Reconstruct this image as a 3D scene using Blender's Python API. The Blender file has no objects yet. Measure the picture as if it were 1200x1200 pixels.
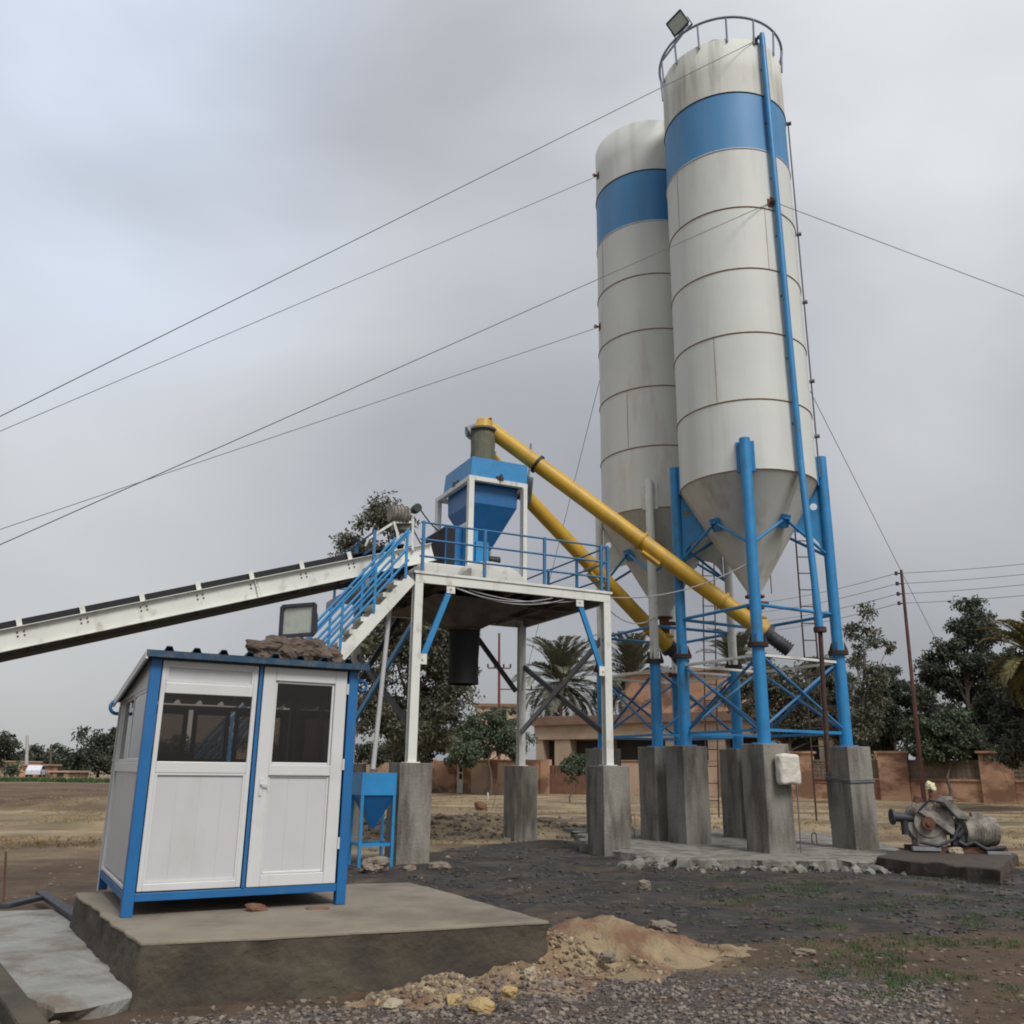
import bpy, bmesh, math, random
import numpy as np
from mathutils import Vector, Matrix, noise
random.seed(7); rng = np.random.default_rng(7)
S = bpy.context.scene
COL = S.collection
# ---------------------------------------------------------------- camera
F, PITCH, ROLL, EYE = 1048.0, math.radians(16.2), math.radians(0.64), 1.6
fw = Vector((0, math.cos(PITCH), math.sin(PITCH))); r0 = Vector((1, 0, 0)); u0 = r0.cross(fw)
rt = r0*math.cos(ROLL) + u0*math.sin(ROLL); up = -r0*math.sin(ROLL) + u0*math.cos(ROLL)
cd = bpy.data.cameras.new('camera'); cam = bpy.data.objects.new('camera', cd); COL.objects.link(cam)
cd.sensor_width = 36; cd.lens = 36*F/1200; cd.clip_start = .1; cd.clip_end = 6000
m = Matrix((rt, up, -fw)).transposed().to_4x4(); m.translation = (0, 0, EYE); cam.matrix_world = m
S.camera = cam
# ---------------------------------------------------------------- sky and sun
SUN_EL, SUN_AZ = math.radians(48), math.radians(150)      # azimuth clockwise from +Y (view direction)
W = bpy.data.worlds.new('World'); S.world = W; W.use_nodes = True
nt = W.node_tree; nt.nodes.clear()
def wn(t, **k):
    n = nt.nodes.new(t)
    for a, b in k.items(): setattr(n, a, b)
    return n
out = wn('ShaderNodeOutputWorld'); bg = wn('ShaderNodeBackground'); bg.inputs[1].default_value = .097
sky = wn('ShaderNodeTexSky', sky_type='NISHITA', sun_disc=False, sun_elevation=SUN_EL, sun_rotation=SUN_AZ, dust_density=3)
tc = wn('ShaderNodeTexCoord'); mp = wn('ShaderNodeMapping'); mp.inputs['Scale'].default_value = (1, 1, 1.7); mp.inputs['Location'].default_value = (3.1, 1.2, .35)
ns = wn('ShaderNodeTexNoise'); ns.inputs['Scale'].default_value = 1.35; ns.inputs['Detail'].default_value = 5; ns.inputs['Roughness'].default_value = .42; ns.inputs['Distortion'].default_value = .35
cr = wn('ShaderNodeValToRGB'); e = cr.color_ramp.elements
e[0].position = .34; e[0].color = (3.1, 3.2, 3.42, 1); e[1].position = .64; e[1].color = (5.3, 5.4, 5.55, 1)
sx = wn('ShaderNodeSeparateXYZ'); gr = wn('ShaderNodeValToRGB'); g = gr.color_ramp.elements
g[0].position = 0; g[0].color = (.74, .73, .72, 1); g[1].position = .7; g[1].color = (1.16, 1.16, 1.16, 1)
g2 = gr.color_ramp.elements.new(.22); g2.color = (.80, .79, .79, 1)
mu = wn('ShaderNodeMixRGB', blend_type='MULTIPLY'); mu.inputs[0].default_value = 1
mx = wn('ShaderNodeMixRGB'); mx.inputs[0].default_value = .9
L = nt.links.new
L(tc.outputs['Generated'], mp.inputs[0]); L(mp.outputs[0], ns.inputs[0]); L(ns.outputs[0], cr.inputs[0])
L(tc.outputs['Generated'], sx.inputs[0]); L(sx.outputs[2], gr.inputs[0])
L(cr.outputs[0], mu.inputs[1]); L(gr.outputs[0], mu.inputs[2])
def cloud_gap(d, lo, hi, c0, base):
    nv = wn('ShaderNodeVectorMath', operation='NORMALIZE'); L(tc.outputs['Generated'], nv.inputs[0])
    dt = wn('ShaderNodeVectorMath', operation='DOT_PRODUCT'); L(nv.outputs[0], dt.inputs[0]); dt.inputs[1].default_value = V3(d)
    ad = wn('ShaderNodeMath', operation='MULTIPLY_ADD'); L(ns.outputs[0], ad.inputs[0]); ad.inputs[1].default_value = .22; L(dt.outputs['Value'], ad.inputs[2])
    rr = wn('ShaderNodeMapRange', interpolation_type='SMOOTHSTEP'); rr.inputs[1].default_value = lo+.11; rr.inputs[2].default_value = hi+.11; L(ad.outputs[0], rr.inputs[0])
    x = wn('ShaderNodeMixRGB', blend_type='MULTIPLY'); L(rr.outputs[0], x.inputs[0]); L(base, x.inputs[1]); x.inputs[2].default_value = (*c0, 1); return x.outputs[0]
def V3(px): d = fw + rt*((px[0]-600)/F) - up*((px[1]-600)/F); return tuple(d.normalized())
sc_ = cloud_gap((-60, 300), .88, 1.02, (1.22, 1.22, 1.19), mu.outputs[0])
sc_ = cloud_gap((40, -20), .90, 1.02, (.86, .93, 1.07), sc_)
sc_ = cloud_gap((1100, 120), .86, 1.02, (1.14, 1.14, 1.13), sc_)
sc_ = cloud_gap((700, 650), .88, 1.03, (.90, .90, .91), sc_)
L(sky.outputs[0], mx.inputs[1]); L(sc_, mx.inputs[2]); L(mx.outputs[0], bg.inputs[0]); L(bg.outputs[0], out.inputs[0])
ld = bpy.data.lights.new('sun', 'SUN'); ld.energy = 1.85; ld.angle = math.radians(20); ld.color = (1, .97, .93)
sun = bpy.data.objects.new('sun', ld); COL.objects.link(sun)
sd = Vector((math.sin(SUN_AZ)*math.cos(SUN_EL), math.cos(SUN_AZ)*math.cos(SUN_EL), math.sin(SUN_EL)))
sun.rotation_euler = sd.to_track_quat('Z', 'Y').to_euler()
S.view_settings.view_transform = 'Standard'; S.view_settings.look = 'None'; S.view_settings.gamma = 1
S.view_settings.exposure = 0.46
S.cycles.filter_width = 1.9
# ---------------------------------------------------------------- measuring helpers (photo pixel -> place)
def ray(x, y): return fw + rt*((x-600)/F) - up*((y-600)/F)
def Z(x, y, z): d = ray(x, y); k = (z-EYE)/d.z; return Vector((d.x*k, d.y*k, z))
def P(x, y, Y): d = ray(x, y); k = Y/d.y; return Vector((d.x*k, Y, EYE+d.z*k))
V = Vector
# ---------------------------------------------------------------- materials
def mat(name, col, rough=.7, metal=0., var=.12, scale=3., bump=0., bscale=30., dirt=None, dirtamt=.5, dscale=(1, 1, 1), island=0., trans=0., dlo=.5, dhi=.75, spec=.5):
    m = bpy.data.materials.new(name); m.use_nodes = True; n = m.node_tree.nodes; l = m.node_tree.links.new
    b = n['Principled BSDF']; b.inputs['Roughness'].default_value = rough; b.inputs['Metallic'].default_value = metal
    b.inputs['Specular IOR Level'].default_value = spec
    t = n.new('ShaderNodeTexCoord'); g = n.new('ShaderNodeNewGeometry')
    a = n.new('ShaderNodeTexNoise'); a.inputs['Scale'].default_value = scale; a.inputs['Detail'].default_value = 6; l(g.outputs['Position'], a.inputs[0])
    mr = n.new('ShaderNodeMapRange'); mr.inputs[1].default_value = .25; mr.inputs[2].default_value = .75
    mr.inputs[3].default_value = 1-var; mr.inputs[4].default_value = 1+var; l(a.outputs[0], mr.inputs[0])
    h = n.new('ShaderNodeHueSaturation'); h.inputs['Color'].default_value = (*col, 1); l(mr.outputs[0], h.inputs['Value'])
    c = h.outputs[0]
    if island:
        ir = n.new('ShaderNodeMapRange'); ir.inputs[3].default_value = 1-island; ir.inputs[4].default_value = 1+island
        l(g.outputs['Random Per Island'], ir.inputs[0])
        h2 = n.new('ShaderNodeHueSaturation'); l(c, h2.inputs['Color']); l(ir.outputs[0], h2.inputs['Value'])
        ih = n.new('ShaderNodeMapRange'); ih.inputs[3].default_value = .485; ih.inputs[4].default_value = .515
        l(g.outputs['Random Per Island'], ih.inputs[0]); l(ih.outputs[0], h2.inputs['Hue']); c = h2.outputs[0]
    if dirt:
        mp = n.new('ShaderNodeMapping'); mp.inputs['Scale'].default_value = dscale; l(g.outputs['Position'], mp.inputs[0])
        d = n.new('ShaderNodeTexNoise'); d.inputs['Scale'].default_value = 1.; d.inputs['Detail'].default_value = 8; d.inputs['Roughness'].default_value = .62; l(mp.outputs[0], d.inputs[0])
        dr = n.new('ShaderNodeMapRange'); dr.inputs[1].default_value = dlo; dr.inputs[2].default_value = dhi; dr.inputs[4].default_value = dirtamt; l(d.outputs[0], dr.inputs[0])
        x = n.new('ShaderNodeMixRGB'); l(dr.outputs[0], x.inputs[0]); l(c, x.inputs[1]); x.inputs[2].default_value = (*dirt, 1); c = x.outputs[0]
    l(c, b.inputs['Base Color'])
    if bump:
        bn = n.new('ShaderNodeTexNoise'); bn.inputs['Scale'].default_value = bscale; bn.inputs['Detail'].default_value = 8; l(g.outputs['Position'], bn.inputs[0])
        bp = n.new('ShaderNodeBump'); bp.inputs['Strength'].default_value = bump; bp.inputs['Distance'].default_value = .03; l(bn.outputs[0], bp.inputs['Height']); l(bp.outputs[0], b.inputs['Normal'])
    if trans:
        tr = n.new('ShaderNodeBsdfTranslucent'); l(c, tr.inputs[0]); ms = n.new('ShaderNodeMixShader'); ms.inputs[0].default_value = trans
        l(b.outputs[0], ms.inputs[1]); l(tr.outputs[0], ms.inputs[2]); l(ms.outputs[0], n['Material Output'].inputs[0])
    return m
RUST = (.13, .06, .035)
M = dict(
 silo=mat('silo_white', (.61, .63, .595), .62, var=.05, scale=.6, dirt=(.36, .34, .27), dirtamt=.45, dscale=(2.6, 2.6, .16), dlo=.5, dhi=.78, bump=.25, bscale=1.6),
 silotop=mat('silo_white_stained', (.60, .61, .56), .65, var=.06, scale=.6, dirt=(.23, .21, .15), dirtamt=.75, dscale=(2.4, 2.4, .22), dlo=.46, dhi=.70, bump=.25, bscale=1.6),
 silo2=mat('silo_white_rusty', (.60, .615, .58), .62, var=.06, scale=.6, dirt=(.42, .31, .19), dirtamt=.55, dscale=(2.0, 2.0, .3), dlo=.54, dhi=.74, bump=.25, bscale=1.6),
 cone=mat('silo_cone', (.50, .50, .45), .65, var=.06, scale=1, dirt=(.24, .18, .11), dirtamt=.6, dscale=(3, 3, .3), dlo=.52, dhi=.75),
 band=mat('band_blue', (.052, .225, .45), .55, var=.10, scale=.8, dirt=(.15, .27, .42), dirtamt=.6, dscale=(3, 3, .3), dlo=.45, dhi=.8),
 blue=mat('blue_paint', (.020, .215, .47), .45, var=.13, scale=3, dirt=(.05, .10, .16), dirtamt=.75, dscale=(5, 5, 2.5), dlo=.55, dhi=.72),
 dblue=mat('cabin_blue', (.012, .125, .33), .42, var=.12, scale=3, dirt=(.10, .14, .2), dirtamt=.4, dscale=(9, 9, 3), dlo=.55, dhi=.75),
 roofb=mat('roof_blue', (.014, .055, .105), .5, var=.2, scale=5, dirt=(.16, .15, .12), dirtamt=.6, dscale=(8, 8, 8)),
 railblue=mat('rail_blue', (.028, .16, .34), .55, var=.2, scale=4, dirt=(.10, .11, .13), dirtamt=.6, dscale=(5, 5, 5)),
 greyblue=mat('rail_grey_blue', (.20, .23, .31), .6, var=.2),
 white=mat('white_paint', (.66, .67, .62), .5, var=.07, scale=1.5, dirt=(.30, .26, .19), dirtamt=.7, dscale=(4, 4, 3), dlo=.54, dhi=.74),
 pvc=mat('cabin_white', (.52, .53, .54), .38, var=.03, scale=2, dirt=(.42, .40, .35), dirtamt=.45, dscale=(3, 3, 1.3), dlo=.52, dhi=.8),
 pvcf=mat('cabin_frame_white', (.59, .60, .595), .35, var=.03, dirt=(.45, .42, .36), dirtamt=.45, dscale=(7, 7, 3), dlo=.56, dhi=.8),
 seam=mat('weld_seam', (.28, .185, .135), .8, var=.3, scale=8),
 rust=mat('rusty_steel', RUST, .85, var=.3, scale=8, bump=.3),
 darkrust=mat('dark_rusty_steel', (.055, .030, .022), .85, var=.4, scale=8, bump=.3),
 rustpole=mat('pole_rust', (.10, .04, .032), .85, var=.35, scale=1.2, dirt=(.04, .028, .024), dirtamt=.8, dscale=(2, 2, .5)),
 rustred=mat('red_oxide', (.16, .045, .035), .8, var=.2),
 dark=mat('dark_steel', (.030, .033, .04), .6, var=.3, scale=5),
 steel=mat('grey_steel', (.23, .25, .27), .55, metal=.2, var=.2, scale=5, dirt=(.12, .08, .05), dirtamt=.5, dscale=(4, 4, 4)),
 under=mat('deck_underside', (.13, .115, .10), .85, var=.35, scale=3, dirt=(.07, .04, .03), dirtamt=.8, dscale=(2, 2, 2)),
 rubber=mat('black_rubber', (.008, .008, .009), .75, var=.3, scale=6),
 yellow=mat('yellow_paint', (.55, .33, .025), .5, var=.10, scale=2, dirt=(.30, .20, .07), dirtamt=.7, dscale=(3, 3, 2), dlo=.48, dhi=.75),
 olive=mat('olive_fabric', (.13, .13, .09), .9, var=.2, scale=6, dirt=(.06, .06, .05), dirtamt=.8, dscale=(18, 18, 1)),
 conc=mat('cast_concrete', (.215, .205, .178), .9, var=.22, scale=1.3, bump=.45, bscale=18, dirt=(.085, .075, .062), dirtamt=.9, dscale=(2.6, 2.6, .55), dlo=.46, dhi=.62),
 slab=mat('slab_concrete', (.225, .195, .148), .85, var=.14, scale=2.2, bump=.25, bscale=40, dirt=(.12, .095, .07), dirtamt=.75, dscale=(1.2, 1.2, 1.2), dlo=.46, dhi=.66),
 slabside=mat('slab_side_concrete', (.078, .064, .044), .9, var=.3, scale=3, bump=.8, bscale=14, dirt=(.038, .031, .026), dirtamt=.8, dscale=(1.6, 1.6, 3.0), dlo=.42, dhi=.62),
 walk=mat('walk_concrete', (.25, .25, .23), .9, var=.2, scale=3, bump=.5, bscale=22, dirt=(.13, .095, .07), dirtamt=.8, dscale=(2.2, 2.2, 2.2), dlo=.48, dhi=.66),
 rock=mat('rock', (.19, .155, .12), .9, var=.3, scale=6, bump=.7, bscale=16),
 rockl=mat('pale_rock', (.33, .28, .20), .9, var=.25, scale=6, bump=.6, bscale=16),
 rockd=mat('roof_stone', (.115, .085, .065), .9, var=.45, scale=9, bump=.9, bscale=14, dirt=(.045, .03, .025), dirtamt=.9, dscale=(6, 6, 6)),
 rocky=mat('yellow_rock', (.36, .26, .12), .9, var=.25, scale=6, bump=.6, bscale=16),
 gravel=mat('gravel', (.15, .122, .105), .85, var=.3, scale=2, island=.5),
 sand=mat('sand', (.28, .21, .125), .95, var=.3, scale=6, bump=1., bscale=30, dirt=(.15, .078, .045), dirtamt=.9, dscale=(1.5, 1.5, 1.5), dlo=.45, dhi=.56),
 ochre=mat('ochre_plaster', (.44, .26, .165), .9, var=.12, scale=.6, dirt=(.17, .088, .055), dirtamt=.9, dscale=(.5, .5, .9), dlo=.44, dhi=.58),
 pinkp=mat('pink_plaster', (.42, .30, .215), .9, var=.1, scale=.5, dirt=(.24, .12, .07), dirtamt=.7, dscale=(.4, .4, .6), dlo=.56, dhi=.68),
 lattice=mat('lattice_block', (.18, .14, .10), .9, var=.25, scale=3),
 brick=mat('red_brick', (.17, .085, .055), .9, var=.25, scale=3),
 parapet=mat('brown_parapet', (.20, .12, .085), .9, var=.2, scale=.8),
 beige=mat('beige_plaster', (.41, .31, .22), .9, var=.1, scale=.5, dirt=(.25, .16, .1), dirtamt=.6, dscale=(.5, .5, .9)),
 void=mat('dark_opening', (.03, .024, .02), .9),
 bark=mat('bark', (.10, .075, .055), .9, var=.3, scale=6, bump=.5),
 leaf=mat('leaf_green', (.058, .072, .034), .65, var=.4, scale=.5, island=.4, trans=.25),
 leafd=mat('leaf_dark', (.058, .068, .045), .65, var=.4, scale=.5, island=.4, trans=.2),  # leaf_dark, leaf_olive and leaf_fresh lightened in colour in place of distance haze
 leafo=mat('leaf_olive', (.11, .11, .072), .65, var=.35, scale=.5, island=.4, trans=.25),
 leafg=mat('leaf_fresh', (.080, .105, .062), .65, var=.3, scale=.6, island=.4, trans=.25),
 palm=mat('palm_frond', (.15, .155, .105), .6, var=.3, scale=.8, island=.35, trans=.2),
 palmy=mat('palm_frond_yellow', (.17, .145, .05), .6, var=.4, scale=.6, island=.45, trans=.2),
 grass=mat('grass', (.055, .10, .028), .7, var=.35, scale=1, island=.4, trans=.2),
 drygrass=mat('dry_grass', (.30, .22, .10), .8, var=.3, scale=.5, island=.35, trans=.1),
 wire=mat('wire', (.13, .13, .14), .7),
 cable=mat('pale_cable', (.35, .35, .35), .7),
 sack=mat('white_sack', (.55, .52, .46), .8, var=.15, scale=6, bump=.6, bscale=9),
 carp=mat('car_white', (.6, .62, .65), .35), tyre=mat('tyre', (.02, .02, .02), .9), carg=mat('car_glass', (.03, .035, .04), .1),
 machine=mat('greasy_machine', (.27, .25, .215), .7, var=.4, scale=6, dirt=(.06, .045, .035), dirtamt=.8, dscale=(5, 5, 5), dlo=.4, dhi=.65),
 lamp=mat('lamp_reflector', (.42, .46, .40), .25, metal=.2, var=.15, scale=6, dirt=(.15, .13, .09), dirtamt=.7, dscale=(6, 6, 6)),
 cream=mat('cream_bag', (.62, .62, .38), .8),
)
def glass():
    m = bpy.data.materials.new('tinted_glass'); m.use_nodes = True; n = m.node_tree.nodes; l = m.node_tree.links.new; n.clear()
    o = n.new('ShaderNodeOutputMaterial'); t = n.new('ShaderNodeBsdfTransparent'); t.inputs[0].default_value = (.56, .51, .48, 1)
    g = n.new('ShaderNodeBsdfGlossy'); g.inputs['Roughness'].default_value = .03; g.inputs[0].default_value = (.9, .9, .9, 1)
    f = n.new('ShaderNodeFresnel'); f.inputs[0].default_value = 1.5; x = n.new('ShaderNodeMixShader')
    l(f.outputs[0], x.inputs[0]); l(t.outputs[0], x.inputs[1]); l(g.outputs[0], x.inputs[2]); l(x.outputs[0], o.inputs[0]); return m
M['glass'] = glass()
# ---------------------------------------------------------------- object helpers
def tag(o, label=None, cat=None, group=None, kind=None):
    if label: o['label'] = label
    if cat: o['category'] = cat
    if group: o['group'] = group
    if kind: o['kind'] = kind
    return o
WL = {}
def empty(name, loc, label, cat, group=None):
    o = bpy.data.objects.new(name, None); COL.objects.link(o); o.location = loc; o.empty_display_size = .2
    WL[o.name] = V(loc); return tag(o, label, cat, group)
class MB:
    """collects boxes, bars, tubes given in world coordinates"""
    def __init__(s): s.v = []; s.f = []; s.sm = []
    def add(s, vs, fs, smooth=False):
        o = len(s.v); s.v += [tuple(p) for p in vs]; s.f += [tuple(i+o for i in f) for f in fs]; s.sm += [smooth]*len(fs); return s
    def obox(s, o, ax, ay, az):
        o, ax, ay, az = map(V, (o, ax, ay, az)); v = [o, o+ax, o+ax+ay, o+ay]; v += [p+az for p in v]
        fs = [(0, 3, 2, 1), (4, 5, 6, 7), (0, 1, 5, 4), (1, 2, 6, 5), (2, 3, 7, 6), (3, 0, 4, 7)]
        if ax.cross(ay).dot(az) < 0: fs = [f[::-1] for f in fs]
        return s.add(v, fs)
    def bar(s, a, b, w, h, upv=(0, 0, 1)):
        a, b, upv = V(a), V(b), V(upv); d = (b-a).normalized(); x = d.cross(upv)
        if x.length < 1e-3: x = d.cross(V((0, 1, 0)))
        x.normalize(); y = x.cross(d); return s.obox(a-x*w/2-y*h/2, x*w, y*h, b-a)
    def channel(s, a, b, w, h, t=.012, side=1):
        """C channel, web on one side"""
        a, b = V(a), V(b); d = (b-a).normalized(); x = d.cross(V((0, 0, 1))).normalized()*side; y = V((0, 0, 1)); y = (y-d*y.dot(d)).normalized()
        s.obox(a+x*0-y*h/2, x*t, y*h, b-a)
        s.obox(a+x*t+y*(h/2-t), x*(w-t), y*t, b-a); s.obox(a+x*t-y*h/2, x*(w-t), y*t, b-a); return s
    def tube(s, a, b, r, r2=None, n=12, cap=True):
        a, b = V(a), V(b); r2 = r if r2 is None else r2; d = (b-a).normalized(); q = d.to_track_quat('Z', 'Y').to_matrix()
        vs = []; 
        for p, rr in ((a, r), (b, r2)):
            for i in range(n): an = 2*math.pi*i/n; vs.append(p+q@V((math.cos(an)*rr, math.sin(an)*rr, 0)))
        s.add(vs, [(i, (i+1) % n, n+(i+1) % n, n+i) for i in range(n)], True)
        if cap: s.add(vs[:n][::-1], [tuple(range(n))]); s.add(vs[n:], [tuple(range(n))])
        return s
    def path(s, pts, r, n=6):
        for a, b in zip(pts[:-1], pts[1:]): s.tube(a, b, r, n=n)
        return s
    def lathe(s, c, prof, n=48, smooth=True):
        c = V(c); vs = []
        for r, z in prof:
            for i in range(n): a = 2*math.pi*i/n; vs.append(c+V((math.cos(a)*r, math.sin(a)*r, z)))
        fs = [(k*n+i, k*n+(i+1) % n, (k+1)*n+(i+1) % n, (k+1)*n+i) for k in range(len(prof)-1) for i in range(n)]
        return s.add(vs, fs, smooth)
    def torus(s, c, R, r, n=64, k=8, ax=None):
        vs = []; c = V(c); q = ax.to_track_quat('Z', 'Y').to_matrix() if ax else Matrix.Identity(3)
        for i in range(n):
            a = 2*math.pi*i/n
            for j in range(k): b = 2*math.pi*j/k; vs.append(c+q@V(((R+r*math.cos(b))*math.cos(a), (R+r*math.cos(b))*math.sin(a), r*math.sin(b))))
        return s.add(vs, [(i*k+j, ((i+1) % n)*k+j, ((i+1) % n)*k+(j+1) % k, i*k+(j+1) % k) for i in range(n) for j in range(k)], True)
    def loft(s, q0, q1):
        """closed frustum between two same-count loops"""
        n = len(q0); s.add(list(q0)+list(q1), [(i, (i+1) % n, n+(i+1) % n, n+i) for i in range(n)]); s.add(q0, [tuple(range(n))[::-1]]); s.add(q1, [tuple(range(n))]); return s
    def build(s, name, m, parent=None, bevel=0, seg=2, shadefix=True):
        me = bpy.data.meshes.new(name); o0 = WL.get(parent.name, V((0, 0, 0))) if parent else V((0, 0, 0))
        me.from_pydata([(p[0]-o0.x, p[1]-o0.y, p[2]-o0.z) for p in s.v], [], s.f)
        me.polygons.foreach_set('use_smooth', s.sm); me.materials.append(M[m] if isinstance(m, str) else m); me.update()
        o = bpy.data.objects.new(name, me); COL.objects.link(o)
        if parent: o.parent = parent; WL[o.name] = o0
        if bevel:
            b = o.modifiers.new('bevel', 'BEVEL'); b.width = bevel; b.segments = seg; b.limit_method = 'ANGLE'; b.harden_normals = False
        return o
def root_mesh(o, loc):
    """put a top-level mesh's origin at its base"""
    loc = V(loc); o.data.transform(Matrix.Translation(-loc)); o.location = loc; return o
def fbm(p, o=4): return noise.fractal(V(p), 1.0, 2.0, o)
# ---------------------------------------------------------------- ground
def inside(poly, x, y):
    """signed distance style mask to polygon (positive inside)"""
    n = len(poly); d = 1e9; ins = False
    for i in range(n):
        x1, y1 = poly[i]; x2, y2 = poly[(i+1) % n]
        if (y1 > y) != (y2 > y) and x < (x2-x1)*(y-y1)/(y2-y1)+x1: ins = not ins
        ex, ey = x2-x1, y2-y1; t = max(0, min(1, ((x-x1)*ex+(y-y1)*ey)/(ex*ex+ey*ey+1e-9)))
        d = min(d, math.hypot(x-x1-t*ex, y-y1-t*ey))
    return d if ins else -d
def wp(pts): return [tuple(Z(x, y, 0)[:2]) for x, y in pts]
POLY = dict(
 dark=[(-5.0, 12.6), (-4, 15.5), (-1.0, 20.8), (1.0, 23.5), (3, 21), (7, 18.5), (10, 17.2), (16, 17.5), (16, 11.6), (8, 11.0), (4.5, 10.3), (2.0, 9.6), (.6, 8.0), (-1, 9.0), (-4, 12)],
 gravel=wp([(60, 1215), (250, 1190), (480, 1172), (640, 1152), (860, 1138), (1000, 1138), (1105, 1152), (1108, 1215)]),
 bank=[tuple(Z(x, y, 0)[:2]) for x, y in ((-260, 919), (160, 919), (160, 951), (-60, 955), (-260, 955))],
 tan=wp([(480, 1172), (600, 1130), (700, 1088), (850, 1108), (880, 1140), (760, 1150), (640, 1160)]),
)
SMOOTH = dict(bank=5, dark=.5, gravel=.4, tan=.3)
def sstep(a, b, t): t = max(0, min(1, (t-a)/(b-a))); return t*t*(3-2*t)
def gheight(x, y):
    r = math.hypot(x, y); z = .035*fbm((x*.55, y*.55, 3), 3)*sstep(2, 6, r)
    z += .012*noise.noise(V((x*4, y*4, 1)))
    if r < 45: z += .022*abs(noise.noise(V((x*1.9, y*1.9, 7))))
    z += .35*sstep(30, 70, r)*fbm((x*.04, y*.04, 9), 3)
    # spoil mounds behind the platform
    for cx, cy, a, sx_, sy_ in ((-1.2, 26.5, .38, 2.6, 1.6), (2.3, 30, .22, 3, 1.5), (.9, 21.2, .16, .9, .5), (-14, 36, .5, 9, 3.0), (8.6, 27, .25, 3, 1.2), (-9, 26, .25, 5, 1.5)):
        q = ((x-cx)/sx_)**2+((y-cy)/sy_)**2
        if q < 6: z += a*math.exp(-q)*(1+.45*noise.noise(V((x*1.3, y*1.3, 2))))
    return z
def make_ground():
    az = list(np.radians(np.concatenate([np.linspace(-179.9, -52, 36, endpoint=False), np.linspace(-52, 52, 400), np.linspace(54, 179.9, 36)])))
    rad = [0.3, 1.2, 2.4]; 
    while rad[-1] < 40: rad.append(rad[-1]*1.0125)
    while rad[-1] < 3000: rad.append(rad[-1]*1.045)
    na, nr = len(az), len(rad); vs = []; mk = {k: [] for k in POLY}
    bb = {k: (min(p[0] for p in v)-2, max(p[0] for p in v)+2, min(p[1] for p in v)-2, max(p[1] for p in v)+2) for k, v in POLY.items()}
    for r in rad:
        for a in az:
            x, y = r*math.sin(a), r*math.cos(a); vs.append((x, y, gheight(x, y) if r < 400 else 0))
            for k in POLY:
                b = bb[k]
                mk[k].append(.5+.5*max(-1, min(1, inside(POLY[k], x, y)/SMOOTH[k])) if b[0] < x < b[1] and b[2] < y < b[3] else 0.)
    fs = [(k*na+i, (k+1)*na+i, (k+1)*na+(i+1) % na, k*na+(i+1) % na) for k in range(nr-1) for i in range(na)]
    fs.append(tuple(range(na)))
    me = bpy.data.meshes.new('ground'); me.from_pydata(vs, [], [f[::-1] if len(f) == 4 else f for f in fs])
    for k, d in mk.items():
        a = me.attributes.new(k, 'FLOAT', 'POINT'); a.data.foreach_set('value', d)
    me.polygons.foreach_set('use_smooth', [True]*len(me.polygons)); me.update()
    o = bpy.data.objects.new('ground', me); COL.objects.link(o); tag(o, kind='structure')
    # material
    m = bpy.data.materials.new('ground_soil'); m.use_nodes = True; n = m.node_tree.nodes; l = m.node_tree.links.new; b = n['Principled BSDF']
    g = n.new('ShaderNodeNewGeometry')
    def nz(sc, det=6, vec=None, ro=.55, mapping=None):
        t = n.new('ShaderNodeTexNoise'); t.inputs['Scale'].default_value = sc; t.inputs['Detail'].default_value = det; t.inputs['Roughness'].default_value = ro
        if mapping: q = n.new('ShaderNodeMapping'); q.inputs['Scale'].default_value = mapping; l(g.outputs['Position'], q.inputs[0]); l(q.outputs[0], t.inputs[0])
        else: l(g.outputs['Position'], t.inputs[0])
        return t.outputs[0]
    def rng_(s, a, c, lo=0., hi=1.):
        r = n.new('ShaderNodeMapRange'); r.inputs[1].default_value = a; r.inputs[2].default_value = c; r.inputs[3].default_value = lo; r.inputs[4].default_value = hi; l(s, r.inputs[0]); return r.outputs[0]
    def mixc(f, a, c):
        x = n.new('ShaderNodeMixRGB')
        if isinstance(f, float): x.inputs[0].default_value = f
        else: l(f, x.inputs[0])
        for i, q in ((1, a), (2, c)):
            if isinstance(q, tuple): x.inputs[i].default_value = (*q, 1)
            else: l(q, x.inputs[i])
        return x.outputs[0]
    def math_(op, a, c=None):
        x = n.new('ShaderNodeMath'); x.operation = op
        for i, q in enumerate((a, c)):
            if q is None: continue
            if isinstance(q, (int, float)): x.inputs[i].default_value = q
            else: l(q, x.inputs[i])
        return x.outputs[0]
    def att(k): a = n.new('ShaderNodeAttribute'); a.attribute_name = k; return a.outputs['Fac']
    def mask(k, sc, amp=.9, w=.12):
        s = math_('ADD', att(k), math_('MULTIPLY', math_('SUBTRACT', nz(sc, 8, ro=.65), .5), amp)); return rng_(s, .5-w, .5+w)
    sp = n.new('ShaderNodeSeparateXYZ'); l(g.outputs['Position'], sp.inputs[0])
    field = mixc(rng_(nz(.22, 8, ro=.6), .42, .6), (.27, .205, .12), (.13, .088, .055))
    field = mixc(rng_(nz(1.0, 8, mapping=(.25, .7, 1)), .5, .65), field, (.36, .285, .18))
    field = mixc(rng_(nz(.09, 6), .56, .66, 0, .5), field, (.10, .12, .05))
    fore = mixc(rng_(nz(1.3, 8, ro=.65), .38, .66), (.072, .048, .031), (.125, .083, .053))
    fore = mixc(rng_(nz(5, 8), .55, .75), fore, (.04, .036, .026))
    yn = math_('ADD', sp.outputs[1], math_('MULTIPLY', math_('SUBTRACT', nz(.5, 5), .5), 4.))
    col = mixc(rng_(yn, 15.5, 18.5), fore, field)
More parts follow.
